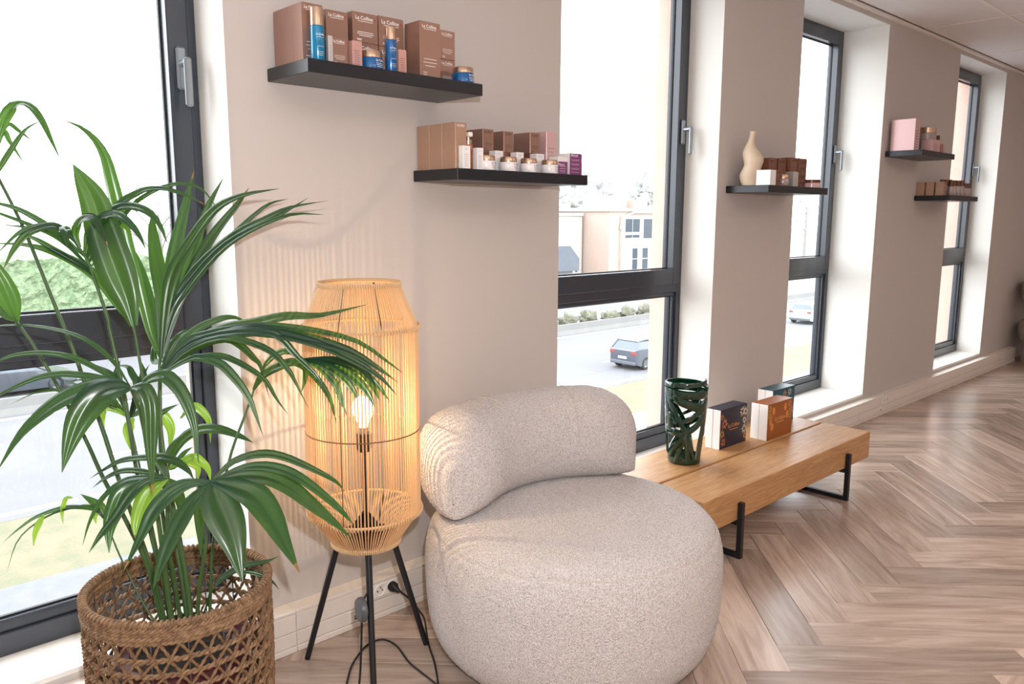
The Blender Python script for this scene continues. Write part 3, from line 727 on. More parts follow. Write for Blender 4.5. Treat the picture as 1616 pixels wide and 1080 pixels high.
# ------------------------------------------------------------------ nursery pot
t = thing('nursery_pot', (BX, BY, .010), 'plum plastic nursery pot inside the woven basket', 'plant pot')
PLUM = mat('plum_plastic', '#5A2A35', .45); SOIL = mat('dark_soil', '#1C1713', .95, bump=(120, .8, .006), var=(40, .8, '#3A2E24'))
part(MB().lathe([(0, .0), (.112, 0), (.142, .265), (.150, .268), (.150, .290), (.144, .292), (.138, .27), (.0, .24)], (BX, BY, .0105), 40), 'pot', PLUM, t, smooth='auto')
mb = MB(); 
for i in range(9):
    for j in range(32):
        r = .1385 * i / 8; a = 2 * PI * j / 32; mb.v.append((BX + r * math.cos(a), BY + r * math.sin(a), .278 + .010 * noise.noise(Vector((r * 60 * math.cos(a), r * 60 * math.sin(a), 0)))))
for i in range(8):
    for j in range(32): j2 = (j + 1) % 32; mb.face((i * 32 + j, i * 32 + j2, i * 32 + 32 + j2, i * 32 + 32 + j))
part(mb, 'soil', SOIL, t, smooth=True)

# ------------------------------------------------------------------ kentia palm
def leaf_mat(name, top, under, tr):
    M = bpy.data.materials.new(name); M.use_nodes = True; nt = M.node_tree; N = nt.nodes; L = nt.links; b = N['Principled BSDF']
    oi = N.new('ShaderNodeObjectInfo'); tc = N.new('ShaderNodeTexCoord'); n = N.new('ShaderNodeTexNoise'); n.inputs['Scale'].default_value = 14; L.new(tc.outputs['Object'], n.inputs['Vector'])
    mx = N.new('ShaderNodeMix'); mx.data_type = 'RGBA'; mx.inputs[6].default_value = lin(top); mx.inputs[7].default_value = lin(under); L.new(n.outputs[0], mx.inputs[0])
    hs = N.new('ShaderNodeHueSaturation'); mr = N.new('ShaderNodeMapRange'); mr.inputs[3].default_value = .75; mr.inputs[4].default_value = 1.25; L.new(oi.outputs['Random'], mr.inputs[0]); L.new(mr.outputs[0], hs.inputs['Value']); L.new(mx.outputs[2], hs.inputs['Color']); L.new(hs.outputs[0], b.inputs['Base Color'])
    b.inputs['Roughness'].default_value = .27; b.inputs['Specular IOR Level'].default_value = .6
    t = N.new('ShaderNodeBsdfTranslucent'); t.inputs[0].default_value = lin(tr); ms = N.new('ShaderNodeMixShader'); ms.inputs[0].default_value = .26
    L.new(b.outputs[0], ms.inputs[1]); L.new(t.outputs[0], ms.inputs[2]); L.new(ms.outputs[0], N['Material Output'].inputs[0])
    return M
LEAFM = leaf_mat('palm_leaf', '#10322A', '#1B452A', '#6FA02A'); YELLOW = leaf_mat('yellow_green_leaf', '#6E9B33', '#7FAE3C', '#B6D94A'); TIPM = mat('dry_leaf_tip', '#8A6A3A', .7)
STEM = mat('palm_petiole', '#35552B', .4, var=(20, .5, '#4E6B34'))
FRONDS = [  # petiole radius, petiole points, [leaflet width, leaflet points] in millimetres
 (5.5,[(662,-310,302),(666,-264,465),(662,-200,675),(675,-166,827),(694,-138,970)],[
  (29,[(696,-140,970),(678,-127,1040),(664,-105,1166),(650,-90,1254),(640,-79,1348),(631,-75,1411),(622,-75,1458),(604,-68,1498),(576,-54,1527),(543,-39,1540)]),
  (26,[(707,-110,965),(711,-55,1065),(711,6,1175),(708,63,1252)]),
  (33,[(707,-110,965),(734,-69,1113),(743,-23,1200),(753,20,1280),(766,53,1329)]),
  (32,[(714,-90,961),(759,-54,1111),(791,-15,1222),(838,13,1346),(878,41,1440)]),
  (28,[(689,-161,974),(712,-154,1106),(735,-157,1189),(778,-180,1269),(824,-209,1337),(877,-252,1371),(945,-312,1387)]),
  (28,[(717,-79,959),(764,-64,1078),(803,-48,1164),(841,-32,1248),(885,-20,1343),(934,-15,1421)]),
  (23,[(717,-79,959),(779,-71,1111),(836,-69,1215),(885,-66,1282),(944,-74,1352),(982,-66,1396)]),
  (17,[(717,-79,959),(774,-62,1094),(851,-70,1198),(923,-80,1270),(1009,-103,1347),(1071,-115,1367)]),
  (20,[(714,-90,961),(759,-76,1091),(812,-80,1173),(905,-120,1261),(1009,-177,1322),(1081,-208,1369)]),
  (20,[(710,-100,963),(751,-89,1090),(809,-103,1185),(898,-147,1273),(968,-183,1314),(1026,-209,1343),(1108,-263,1361)]),
  (21,[(707,-110,965),(741,-102,1067),(776,-103,1126),(852,-135,1225),(926,-173,1283),(1015,-229,1324),(1086,-278,1324)]),
 ]),
 (4.5,[(658,-279,299),(648,-233,542),(646,-192,805),(639,-176,929),(632,-158,1059)],[
  (69,[(632,-158,1059),(624,-148,1127),(611,-132,1190),(596,-113,1269),(584,-94,1353),(567,-80,1401),(552,-69,1438)]),
  (21,[(639,-137,1056),(613,-111,1109),(589,-85,1163),(558,-57,1200),(511,-15,1233),(461,27,1251),(399,76,1254)]),
 ]),
 (5.5,[(657,-344,318),(662,-306,480),(657,-249,689),(659,-217,808),(673,-195,940)],[
  (20,[(673,-195,940),(729,-215,1016),(773,-237,1036),(865,-303,1054),(958,-377,1046),(1056,-460,1015),(1115,-511,961),(1147,-532,930)]),
  (31,[(673,-195,940),(726,-220,999),(760,-236,1017),(854,-306,1046),(950,-390,1026),(1030,-460,995),(1084,-509,951),(1125,-544,910)]),
  (28,[(673,-195,940),(728,-225,995),(768,-247,1022),(852,-311,1043),(947,-395,1023),(1025,-468,979),(1081,-521,931),(1113,-552,882)]),
  (20,[(673,-195,940),(726,-222,1008),(797,-274,1037),(881,-345,1041),(907,-365,1023),(933,-391,980),(966,-425,932),(979,-440,884)]),
  (21,[(694,-134,928),(737,-133,987),(763,-125,1011),(804,-129,1039),(854,-145,1058),(889,-150,1057),(920,-155,1040)]),
  (29,[(691,-144,930),(775,-197,1018),(825,-232,1043),(873,-268,1054),(941,-321,1073),(1008,-377,1075),(1099,-450,1101)]),
  (18,[(670,-205,942),(726,-241,1002),(789,-291,1030),(839,-336,1019),(878,-374,993),(902,-403,951),(913,-415,921),(930,-441,859)]),
  (19,[(677,-185,938),(752,-230,1002),(808,-267,1022),(838,-288,1004),(861,-304,973),(875,-311,950),(886,-327,870)]),
  (17,[(666,-215,944),(714,-249,979),(753,-279,989),(788,-309,986),(829,-350,957),(855,-377,927),(870,-397,885),(889,-419,844)]),
  (20,[(663,-226,946),(713,-263,981),(738,-284,987),(771,-316,972),(795,-345,935),(813,-368,893),(821,-383,855),(830,-402,797)]),
  (19,[(694,-134,928),(729,-119,991),(755,-102,1013),(782,-91,1025),(812,-84,1027)]),
  (16,[(694,-134,928),(718,-121,965),(702,-80,953),(709,-53,980),(717,-31,991)]),
 ]),
 (3.2,[(697,-340,318),(733,-311,542),(784,-305,724),(826,-308,827),(850,-306,876),(875,-304,929),(917,-324,957),(962,-351,964)],[
  (25,[(855,-307,894),(875,-318,929),(906,-342,952),(939,-371,963),(967,-404,933),(990,-438,877),(996,-457,813)]),
  (24,[(954,-343,962),(1014,-401,958),(1058,-452,915),(1077,-478,880),(1086,-494,845)]),
  (24,[(960,-349,964),(1027,-406,962),(1076,-450,935),(1097,-472,894),(1107,-483,858)]),
  (18,[(964,-352,964),(1019,-394,962),(1070,-435,947),(1111,-475,893),(1132,-494,851)]),
  (16,[(960,-349,962),(990,-383,950),(1016,-421,907),(1023,-440,864),(1027,-456,825)]),
  (18,[(962,-351,963),(998,-386,956),(1036,-430,919),(1052,-453,884),(1056,-461,867)]),
  (19,[(965,-323,972),(949,-297,979),(932,-273,969),(917,-253,945),(910,-241,921)]),
  (13,[(976,-338,957),(984,-336,935),(983,-329,902),(979,-317,870)]),
 ]),
 (5.0,[(611,-351,339),(604,-332,570),(594,-319,766),(582,-320,880),(563,-326,946)],[
  (14,[(563,-326,946),(541,-320,962),(496,-287,1000),(463,-270,1020),(417,-242,1030),(374,-220,1028),(344,-211,1019),(311,-201,1003)]),
  (11,[(566,-316,944),(552,-285,987),(535,-254,1019),(510,-216,1046),(473,-170,1065),(426,-115,1075),(377,-62,1074),(335,-17,1061)]),
  (15,[(560,-337,948),(536,-327,961),(505,-311,974),(458,-280,984),(422,-262,984),(384,-245,973),(336,-221,947),(313,-219,931)]),
  (35,[(557,-347,950),(537,-345,955),(503,-331,959),(463,-312,950),(423,-297,930),(384,-285,899),(349,-278,862),(308,-272,797)]),
  (56,[(553,-358,952),(533,-356,956),(503,-347,951),(475,-344,930),(449,-346,895),(427,-354,851),(406,-364,796)]),
  (32,[(560,-337,948),(568,-349,950),(578,-364,947),(583,-380,912),(576,-393,845),(570,-404,791),(564,-418,721)]),
  (30,[(589,-311,939),(600,-321,957),(615,-337,967),(631,-356,967),(649,-384,937),(659,-407,891),(661,-423,846),(658,-439,778)]),
 ]),
 (3.0,[(643,-237,296),(645,-177,475),(642,-111,658),(639,-52,811)],[
  (11,[(639,-52,811),(615,-11,844),(592,24,860),(560,70,887),(531,112,903)]),
  (10,[(639,-52,811),(599,0,848),(564,42,866),(528,84,876),(484,131,874),(423,186,837)]),
  (15,[(639,-52,811),(619,-29,830),(597,-7,835),(589,-6,804),(587,-18,741)]),
  (21,[(648,-60,811),(637,-54,792),(632,-55,765),(635,-67,724)]),
  (15,[(639,-52,811),(664,-48,889),(661,-28,920),(656,-9,937),(632,24,937)]),
  (16,[(639,-52,811),(634,-18,880),(623,14,918),(601,54,939)]),
  (18,[(639,-52,811),(672,-52,889),(684,-42,919),(686,-24,949)]),
  (15,[(639,-52,811),(655,-47,841),(677,-40,903),(702,-40,941)]),
  (11,[(642,-42,809),(621,-2,852),(603,32,882),(578,71,900),(542,113,893)]),
  (15,[(639,-52,811),(664,-63,826),(688,-76,827),(707,-87,814)]),
  (15,[(642,-42,809),(634,-12,863),(631,10,901),(641,18,932),(651,23,950)]),
 ]),
 (4.8,[(626,-250,291),(606,-223,470),(573,-194,592),(536,-164,707),(511,-150,797),(474,-120,914),(438,-94,1014),(406,-80,1082)],[
  (37,[(408,-80,1082),(396,-81,1137),(379,-75,1194),(352,-58,1264)]),
  (20,[(408,-80,1082),(387,-56,1104),(354,-18,1135)]),
 ]),
 (5.0,[(630,-254,291),(618,-225,434),(596,-186,575),(574,-152,692),(555,-119,818),(533,-88,927),(520,-71,1002),(498,-42,1100),(467,8,1253),(449,29,1324),(426,54,1400),(415,59,1433)],[
  (22,[(415,59,1433),(432,53,1502),(447,45,1545),(468,28,1575),(490,2,1572),(506,-24,1537),(516,-47,1493),(527,-72,1444)]),
  (13,[(407,31,1399),(421,14,1429),(447,-10,1477),(470,-34,1514),(498,-67,1534)]),
  (11,[(423,73,1466),(454,76,1531),(479,68,1517),(503,59,1494)]),
  (12,[(422,72,1459),(447,79,1516),(460,80,1491),(483,66,1440)]),
 ]),
 (4.5,[(640,-288,310),(628,-254,441),(615,-218,579),(606,-186,714),(603,-167,816),(598,-141,943),(590,-117,1051),(588,-114,1081),(572,-84,1179),(564,-74,1218),(551,-63,1246),(541,-53,1273)],[
  (16,[(563,-90,1199),(526,-59,1257),(494,-36,1298),(449,-4,1333),(415,15,1346),(391,22,1351)]),
  (10,[(560,-85,1209),(514,-43,1267),(472,-11,1295),(416,34,1324),(399,38,1331)]),
  (10,[(557,-79,1224),(535,-59,1254),(510,-36,1282),(459,8,1293),(410,48,1299)]),
  (15,[(544,-74,1254),(526,-71,1282),(500,-63,1297),(463,-48,1294),(431,-40,1277),(389,-30,1232)]),
  (19,[(542,-71,1258),(520,-69,1288),(493,-67,1297),(450,-55,1280),(418,-58,1243),(391,-68,1196)]),
  (24,[(538,-64,1273),(527,-74,1288),(519,-90,1283),(514,-117,1246)]),
  (14,[(571,-88,1179),(556,-65,1201),(512,-12,1239),(478,29,1267),(445,66,1278)]),
  (21,[(553,-71,1245),(544,-69,1276),(551,-83,1306),(563,-106,1317),(573,-131,1310),(578,-156,1280),(582,-180,1252)]),
  (21,[(559,-78,1234),(569,-90,1286),(592,-119,1318),(612,-150,1325),(628,-184,1306),(639,-214,1278),(644,-240,1245)]),
  (22,[(565,-73,1221),(591,-91,1295),(622,-120,1337),(648,-152,1343),(672,-187,1330),(687,-217,1299),(693,-242,1255)]),
  (18,[(571,-67,1210),(606,-85,1279),(636,-99,1345),(668,-123,1372),(691,-143,1384),(723,-173,1384),(763,-214,1365),(788,-243,1345)]),
  (12,[(574,-73,1201),(622,-95,1283),(660,-114,1342),(693,-135,1372),(725,-157,1390),(761,-186,1397),(794,-216,1382),(819,-248,1329)]),
  (21,[(566,-59,1226),(583,-65,1272),(600,-74,1302),(614,-85,1318)]),
  (21,[(570,-66,1213),(594,-69,1260),(620,-74,1305),(638,-78,1324)]),
 ]),
 (4.5,[(650,-385,354),(653,-413,474),(664,-445,603),(671,-473,742)],[
  (19,[(675,-463,739),(724,-469,776),(779,-486,786),(826,-501,774),(881,-527,741),(933,-552,702),(958,-550,669)]),
  (22,[(671,-473,742),(730,-494,765),(782,-513,763),(828,-531,743),(868,-547,709),(913,-570,659),(944,-578,620),(966,-575,590)]),
  (35,[(668,-483,746),(725,-503,752),(777,-522,742),(820,-536,714),(863,-554,668),(908,-575,617),(948,-591,568)]),
  (59,[(660,-502,752),(704,-525,735),(740,-542,710),(767,-556,660),(788,-567,600),(814,-586,522)]),
  (67,[(660,-502,752),(659,-529,719),(663,-563,677),(664,-594,632),(662,-628,565)]),
  (34,[(660,-502,752),(623,-491,718),(590,-487,674),(565,-488,634),(544,-494,594),(523,-501,545)]),
  (31,[(660,-502,752),(614,-478,751),(578,-468,733),(546,-464,702),(518,-467,657),(480,-465,591)]),
  (27,[(683,-444,732),(668,-428,702),(660,-422,650),(655,-430,553)]),
 ]),
 (4.2,[(638,-326,318),(632,-320,463),(622,-319,576),(628,-325,723)],[
  (21,[(618,-355,732),(578,-340,732),(543,-334,706),(510,-335,665),(477,-334,631),(450,-337,598)]),
  (39,[(625,-335,726),(572,-304,717),(542,-295,704),(519,-299,667),(502,-307,628),(493,-326,581)]),
  (39,[(622,-345,729),(592,-335,710),(570,-336,679),(552,-341,642),(541,-352,609)]),
  (12,[(628,-325,723),(597,-302,728),(557,-272,723),(522,-252,697),(499,-244,667),(479,-240,628),(462,-241,580)]),
  (13,[(632,-315,719),(598,-273,732),(561,-232,733),(531,-201,714),(508,-177,689)]),
  (15,[(635,-306,716),(627,-280,759),(609,-254,760),(569,-210,752),(539,-179,730),(511,-149,704)]),
  (18,[(635,-306,716),(618,-289,765),(643,-324,763),(662,-355,745),(669,-378,723)]),
  (24,[(639,-296,713),(653,-296,686),(665,-298,645),(660,-288,587)]),
 ]),
 (3.5,[(666,-285,307),(675,-239,453),(681,-188,602),(687,-151,687)],[
  (27,[(687,-151,687),(718,-166,755),(754,-193,787),(793,-229,790),(830,-268,773),(854,-294,756)]),
  (20,[(694,-132,681),(718,-108,724),(755,-100,749),(800,-105,752)]),
  (19,[(763,-62,791),(791,-74,822),(811,-89,807),(823,-101,775),(822,-104,721)]),
  (25,[(713,-15,791),(730,-20,799),(746,-34,760),(739,-32,699)]),
  (15,[(702,-7,778),(724,-14,798),(745,-22,811),(771,-34,823)]),
  (22,[(704,-102,671),(744,-118,690),(763,-120,682),(778,-121,663),(779,-113,626)]),
  (21,[(704,-102,671),(755,-133,702),(776,-145,690),(791,-154,668),(796,-155,633)]),
  (13,[(704,-102,671),(729,-92,675),(759,-82,701),(787,-74,711)]),
 ]),
 (2.6,[(632,-227,296),(607,-177,353),(577,-109,474),(562,-61,564)],[
  (22,[(562,-61,564),(556,-49,592),(546,-36,606),(523,-11,627)]),
  (10,[(562,-61,564),(542,-45,591),(490,-3,598),(435,37,578),(397,58,550),(363,75,518)]),
  (6,[(562,-61,564),(545,-46,597),(509,-20,599),(453,20,578),(394,55,525),(361,60,442)]),
  (14,[(447,24,583),(435,26,564),(424,27,539),(417,22,509)]),
  (10,[(506,-10,621),(492,-2,619),(481,-2,588),(479,-12,557)]),
  (13,[(558,-51,595),(552,-46,586),(544,-43,572),(544,-47,551)]),
 ]),
 (2.2,[(693,-305,330),(701,-324,384),(707,-345,423),(721,-372,464)],[
  (15,[(709,-365,445),(725,-363,459),(752,-371,473),(780,-381,482),(821,-405,487),(849,-416,495)]),
  (9,[(756,-376,468),(779,-388,467),(804,-403,457),(826,-417,439),(841,-427,414)]),
 ]),
]
YELLOWSET = {(5, 2), (5, 3), (10, 2), (11, 2), (11, 3), (11, 5), (11, 6), (12, 3), (12, 4), (12, 5)}  # leaflets that get the brighter yellow-green material
palm = thing('kentia_palm', (BX, BY, .28), 'kentia palm with long drooping green leaves in the basket', 'plant')
def leaflet(pts, w_, name, mats, parent, seed):
    n = 18; P = smooth_path([Vector(p) / 1000 for p in pts], n + 1); W = w_ / 1000 * 1.24; rr = random.Random(seed); mb = MB(); side0 = None
    tilt = rr.uniform(-.25, .25)
    for i, p in enumerate(P):
        t_ = (P[min(i + 1, n)] - P[max(i - 1, 0)]).normalized(); u = i / n
        nr = ((CAM - p).normalized() * .62 + Vector((0, 0, .55)) + Vector((tilt, 0, 0))).normalized(); s = t_.cross(nr)
        if s.length < .05: s = side0 or Vector((1, 0, 0))
        s.normalize()
        if side0 and s.dot(side0) < 0: s = -s
        side0 = s; nn = s.cross(t_).normalized()
        if u < .38: k = .22 + .78 * math.sin(PI / 2 * u / .38) ** 1.1
        else: k = max(.02, (1 - ((u - .38) / .62) ** 1.75))
        hw = W / 2 * k
        for q in range(15):                       # V-folded blade with fine lengthwise pleats
            a = -1 + q / 7; mb.v.append(tuple(p + s * (a * hw) + nn * ((.10 - .26 * abs(abs(a) - .55) ** 1.3 * 1.6) * hw - (.0004 if q % 2 else 0) * min(1, hw / .006))))
    for i in range(n):
        for j in range(14): mb.face((i * 15 + j, i * 15 + j + 1, i * 15 + j + 16, i * 15 + j + 15), 1 if i >= n - 1 and seed % 3 == 0 else 0)
    return part(mb, name, mats, parent, smooth=True, fix=False)
for fi, (r, st, lv) in enumerate(FRONDS):
    P = smooth_path([Vector(p) / 1000 for p in st], 30)
    fo = part(MB().tube(P, [r / 1000 * (1.25 - .55 * i / 29) for i in range(30)], 7), 'frond', STEM, palm, smooth=True, fix=False)
    for li, (w_, pts) in enumerate(lv):
        leaflet(pts, w_, 'leaflet', [YELLOW if (fi, li) in YELLOWSET else LEAFM, TIPM], fo, fi * 31 + li)

# ------------------------------------------------------------------ cosmetics on the shelves
COPB = mat('rose_brown_carton', '#9C7A6C', .30, metal=.4); GOLDB = mat('gold_copper_carton', '#BE9C86', .28, metal=.5); PINKB = mat('pale_pink_carton', '#C99C92', .4, metal=.2); WHT = mat('white_carton', '#EFEDEE', .45)
PURP = mat('purple_carton', '#7E3F77', .4); SILV = mat('silver_carton', '#D5D2D0', .3, metal=.6); BLUEB = mat('peacock_blue_gloss', '#0A7CA8', .18, coat=.6, metal=.25); BLUE2 = mat('deep_blue_gloss', '#0A5F9C', .18, coat=.6, metal=.25); CAPG = mat('champagne_metal', '#CDB29A', .25, metal=.9); PEARL = mat('pearl_white_glass', '#EDEBEC', .15, coat=.6)
AMB = mat('amber_bottle', '#9A5A34', .15, coat=.6, metal=.2); CLEAR = mat('clear_plastic_cap', '#DCD6D2', .1, trans=.6, ior=1.4); INKW = mat('white_ink', '#F3EEEA', .6); INKR = mat('red_ink', '#C8323A', .6); INKB = mat('blue_ink', '#2C3E86', .6); INKK = mat('dark_ink', '#4A2F26', .6); INKG = mat('grey_ink', '#8D8F98', .6)
MAUVE = mat('mauve_satin_carton', '#D9B4B4', .3, metal=.25); BROWNC = mat('chestnut_carton', '#855A48', .32, metal=.3); BLACKB = mat('black_carton', '#15141A', .4); TINK = mat('smoky_glass', '#A99C98', .12, coat=.6, metal=.15); CREAM = mat('cream_ceramic', '#D8C6AE', .6)
def carton(x, wd, z, h, yf, dp, m, label, group=None, text='La Colline', ink=None, style='brand', name='cosmetics_box'):
    t = thing(name, (x + wd / 2, yf + dp / 2, z), label, 'box', group); ink = ink or INKW
    part(MB().box(x, yf, z, x + wd, yf + dp, z + h, .0008), 'carton', m, t)
    y = yf - .0004; cx = x + wd / 2
    if style == 'brand':
        s = wd * .74 / 4.35; tx = MB(); put_text(tx, text, s, cx - wd * .04, y, z + h - s * 1.35, bold=.018); put_line(tx, wd * .6, s * .10, cx, y, z + h - s * 1.7)
        for k, (ww, zz) in enumerate(((.62, .34), (.66, .28), (.5, .22), (.2, .10), (.16, .06))): put_line(tx, wd * ww, s * .12, cx if k < 3 else cx - wd * .25, y, z + h * zz)
        part(tx, 'lettering', ink, t)
        if ink is INKW:
            r = MB(); r.box(cx + wd * .37, y - .0001, z + h - s * 1.15, cx + wd * .37 + s * .30, y + .0003, z + h - s * .85); part(r, 'logo_mark', INKR, t)
    elif style == 'lines':
        tx = MB(); n = 7
        if text: s = wd * .6 / (len(text) * .5); put_text(tx, text, min(s, wd * .26), cx - wd * .06, y, z + h * .84, bold=.012)
        for k in range(n): put_line(tx, wd * (.62 - .05 * (k % 3)), h * .014, cx - wd * .06, y, z + h * (.10 + .085 * k))
        part(tx, 'lettering', ink, t)
    return t
def bottle(x, y, z, r, h, hb, m, cap, label, group=None, text='La Colline', ink=None, name='serum_bottle', pump=False, capr=1.0):
    t = thing(name, (x, y, z), label, 'bottle', group)
    part(MB().lathe([(0, 0), (r * .95, 0), (r, .002), (r, hb - .004), (r * .94, hb), (0, hb)], (x, y, z), 28), 'bottle', m, t, smooth='auto')
    rc = r * capr
    if pump:
        part(MB().lathe([(0, 0), (r * .8, 0), (r * .8, .014), (r * .45, .016), (r * .45, .024), (0, .024)], (x, y, z + hb), 20), 'pump', CAPG, t, smooth='auto')
        part(MB().box(x - r * .55, y - r * .9, z + hb + .024, x + r * .55, y + r * .5, z + h, .002), 'pump_head', SOCK, t)
    else:
        part(MB().lathe([(0, 0), (rc * .98, 0), (rc * .98, h - hb - .003), (rc * .92, h - hb), (0, h - hb)], (x, y, z + hb + .0005), 28), 'cap', cap, t, smooth='auto')
    if text:
        tx = MB(); s = r * 1.5 / 4.35; R = r + .0003
        put_text(tx, text, s, x, y, z + hb * .72, wrap=R, bold=.018); put_line(tx, r * 1.2, s * .1, x, y, z + hb * .66, wrap=R)
        for k, zz in enumerate((.40, .24, .19, .14)): put_line(tx, r * (1.0 - .1 * k), s * .11, x, y, z + hb * zz, wrap=R)
        part(tx, 'lettering', ink or INKW, t)
    return t
def jar(x, y, z, r, h, hl, m, lid, label, group=None, text='La Colline', ink=None):
    t = thing('cream_jar', (x, y, z), label, 'jar', group)
    part(MB().lathe([(0, 0), (r * .92, 0), (r, .003), (r, hl - .003), (r * .93, hl), (0, hl)], (x, y, z), 32), 'jar', m, t, smooth='auto')
    part(MB().lathe([(0, 0), (r * .93, 0), (r * .93, h - hl - .0025), (r * .87, h - hl), (0, h - hl)], (x, y, z + hl + .0004), 32), 'lid', lid, t, smooth='auto')
    if text:
        tx = MB(); s = r * 1.05 / 4.35; R = r + .0003; put_text(tx, text, s, x, y, z + hl * .68, wrap=R, ang=.35, bold=.018)
        for k, zz in enumerate((.5, .36, .22)): put_line(tx, r * (.95 - .1 * k), s * .14, x, y, z + hl * zz, wrap=R, ang=.35)
        part(tx, 'lettering', ink or INKW, t)
    return t
# --- shelf one
z = 1.7252; g = 'tall rose brown boxes at the left of the top shelf'
for k, (y, lb) in enumerate(((-.175, 'front'), (-.1225, 'middle'), (-.070, 'rear'))): carton(1.098, .062, z, .150, y, .052, COPB, '%s one of three tall rose brown boxes at the left end of the top shelf' % lb, g)
bottle(1.1275, -.200, z, .0185, .134, .088, BLUEB, CAPG, 'tall peacock blue bottle with champagne cap at the left of the top shelf', capr=1.0)
carton(1.150, .014, z, .067, -.216, .014, SILV, 'thin silver carton beside the tall blue bottle', style='lines', text='', ink=INKG)
carton(1.196, .070, z, .156, -.130, .070, COPB, 'tall rose brown box standing behind the thin silver carton')
carton(1.174, .052, z, .071, -.190, .040, COPB, 'short rose brown box in front of a tall one, left of the pink carton')
carton(1.281, .084, z, .084, -.130, .080, COPB, 'lower box of the stack behind the wide blue jar'); carton(1.281, .084, z + .0845, .081, -.130, .080, COPB, 'upper box of the stack behind the wide blue jar')
carton(1.231, .031, z, .068, -.205, .031, PINKB, 'small pink carton left of the wide blue jar', style='lines', text='', ink=INKB)
jar(1.305, -.180, z, .0345, .051, .032, BLUE2, CAPG, 'wide blue cream jar in the middle of the top shelf')
carton(1.375, .088, z, .086, -.120, .080, COPB, 'lower box of the stack behind the slim blue bottle'); carton(1.375, .088, z + .0865, .084, -.120, .080, COPB, 'upper box of the stack behind the slim blue bottle')
bottle(1.360, -.200, z, .0165, .121, .086, BLUE2, CAPG, 'slim deep blue bottle in the middle of the top shelf')
carton(1.384, .027, z, .066, -.205, .027, PINKB, 'small pink carton right of the slim blue bottle', style='lines', text='', ink=INKK)
carton(1.470, .076, z, .161, -.190, .074, COPB, 'tallest single rose brown box toward the right of the top shelf')
carton(1.592, .060, z, .077, -.130, .070, COPB, 'lower box of the pair behind the right blue jar'); carton(1.592, .060, z + .0775, .086, -.130, .070, COPB, 'upper box of the pair behind the right blue jar')
jar(1.640, -.182, z, .035, .048, .031, BLUE2, CAPG, 'blue cream jar at the right end of the top shelf')
# --- shelf two
z = 1.4672; g = 'three gold copper boxes at the left of the second shelf'
for y, lb in ((-.200, 'front'), (-.134, 'middle'), (-.068, 'rear')): carton(1.594, .045, z, .140, y, .064, GOLDB, '%s one of three gold copper boxes at the left end of the second shelf' % lb, g)
carton(1.603, .031, z, .069, -.224, .021, WHT, 'slim white carton in front of the gold copper boxes', style='lines', ink=INKG)
bottle(1.654, -.190, z, .0150, .114, .076, AMB, CLEAR, 'amber pump bottle with white head on the second shelf', pump=True, ink=INKK, name='pump_bottle')
carton(1.672, .026, z, .067, -.212, .026, WHT, 'slim white carton right of the amber pump bottle', style='lines', ink=INKG)
nth = ('first', 'second', 'third', 'fourth')
for k, x in enumerate((1.724, 1.820, 1.914, 2.014)): jar(x, -.1965, z, .0305, .0455, .029, PEARL, CAPG, '%s pearl white jar with gold lid from the left on the second shelf' % nth[k], 'pearl white jars on the second shelf', ink=INKB)
for k, (x, wd) in enumerate(((1.792, .036), (1.889, .034), (1.984, .038))): carton(x, wd, z, .068, -.1635, .031, WHT, 'white carton between the %s and %s pearl white jars' % (nth[k], nth[k + 1]), 'white cartons between the jars', style='lines', ink=INKG)
for x, wd, h, lb in ((1.767, .048, .0690, 'left'), (1.861, .044, .0685, 'middle'), (1.985, .048, .0710, 'right')):
    for q, nm in ((0, 'lower'), (1, 'upper')): carton(x, wd, z + q * (h + .0003), h, -.130, .084, BROWNC if q == 0 else COPB, '%s box of the %s stack behind the pearl white jars' % (nm, lb), 'rose brown stacks on the second shelf', ink=INKK)
carton(2.066, .052, z, .151, -.130, .060, MAUVE, 'tall shiny mauve box at the right behind the last jar', style='lines', text='', ink=INKG)
def murad(x, wd, h, yf, dp, label):
    t = carton(x, wd, z, h, yf, dp, WHT, label, style=None); tx = MB(); y = yf - .0011
    part(MB().box(x + .0006, yf - .0008, z + .0005, x + wd - .0006, yf, z + h * (.985 if h > .07 else .72)), 'purple_front', PURP, t)
    put_text(tx, 'Murad', wd * .22, x + wd * .36, y, z + h * (.84 if h > .07 else .5), bold=.012)
    for k, zz in enumerate((.70, .66, .50, .46, .30, .26, .12)): put_line(tx, wd * (.7 - .1 * (k % 2)), .0006, x + wd * .45, y, z + h * zz * (1 if h > .07 else .65))
    part(tx, 'lettering', INKW, t)
murad(2.049, .047, .060, -.205, .045, 'low white and purple box left of the tall purple one')
murad(2.107, .064, .075, -.205, .052, 'tall purple and white box at the right end of the second shelf')
# --- shelf three: cream vase and brown cartons
z = 1.4702; vx, vy = 3.508, -.098
pr = [(0, 0), (.036, 0), (.039, .006), (.043, .03), (.046, .055), (.044, .075), (.042, .095), (.046, .115), (.047, .135), (.042, .155), (.030, .178), (.020, .198), (.0145, .22), (.0135, .245), (.0145, .254), (.0115, .254), (.0105, .22), (0, .20)]
t = thing('bottle_vase', (vx, vy, z), 'cream wavy ceramic vase on the shelf between second and third windows', 'vase')
part(MB().lathe(resample(pr, 90), (vx, vy, z), 36, offs=lambda q: (.0, .010 * math.sin(q * 42) if q < .2 else .010 * math.sin(.2 * 42) * max(0, 1 - (q - .2) / .05))), 'vase_body', CREAM, t, smooth=True)
carton(3.464, .052, z, .070, -.224, .072, WHT, 'bright white square carton in front of the cream vase', style=None)
carton(3.578, .056, z, .131, -.150, .104, BROWNC, 'chestnut box right behind the white carton', ink=INKK)
carton(3.570, .050, z, .075, -.192, .036, BROWNC, 'short chestnut box just right of the white carton', ink=INKK)
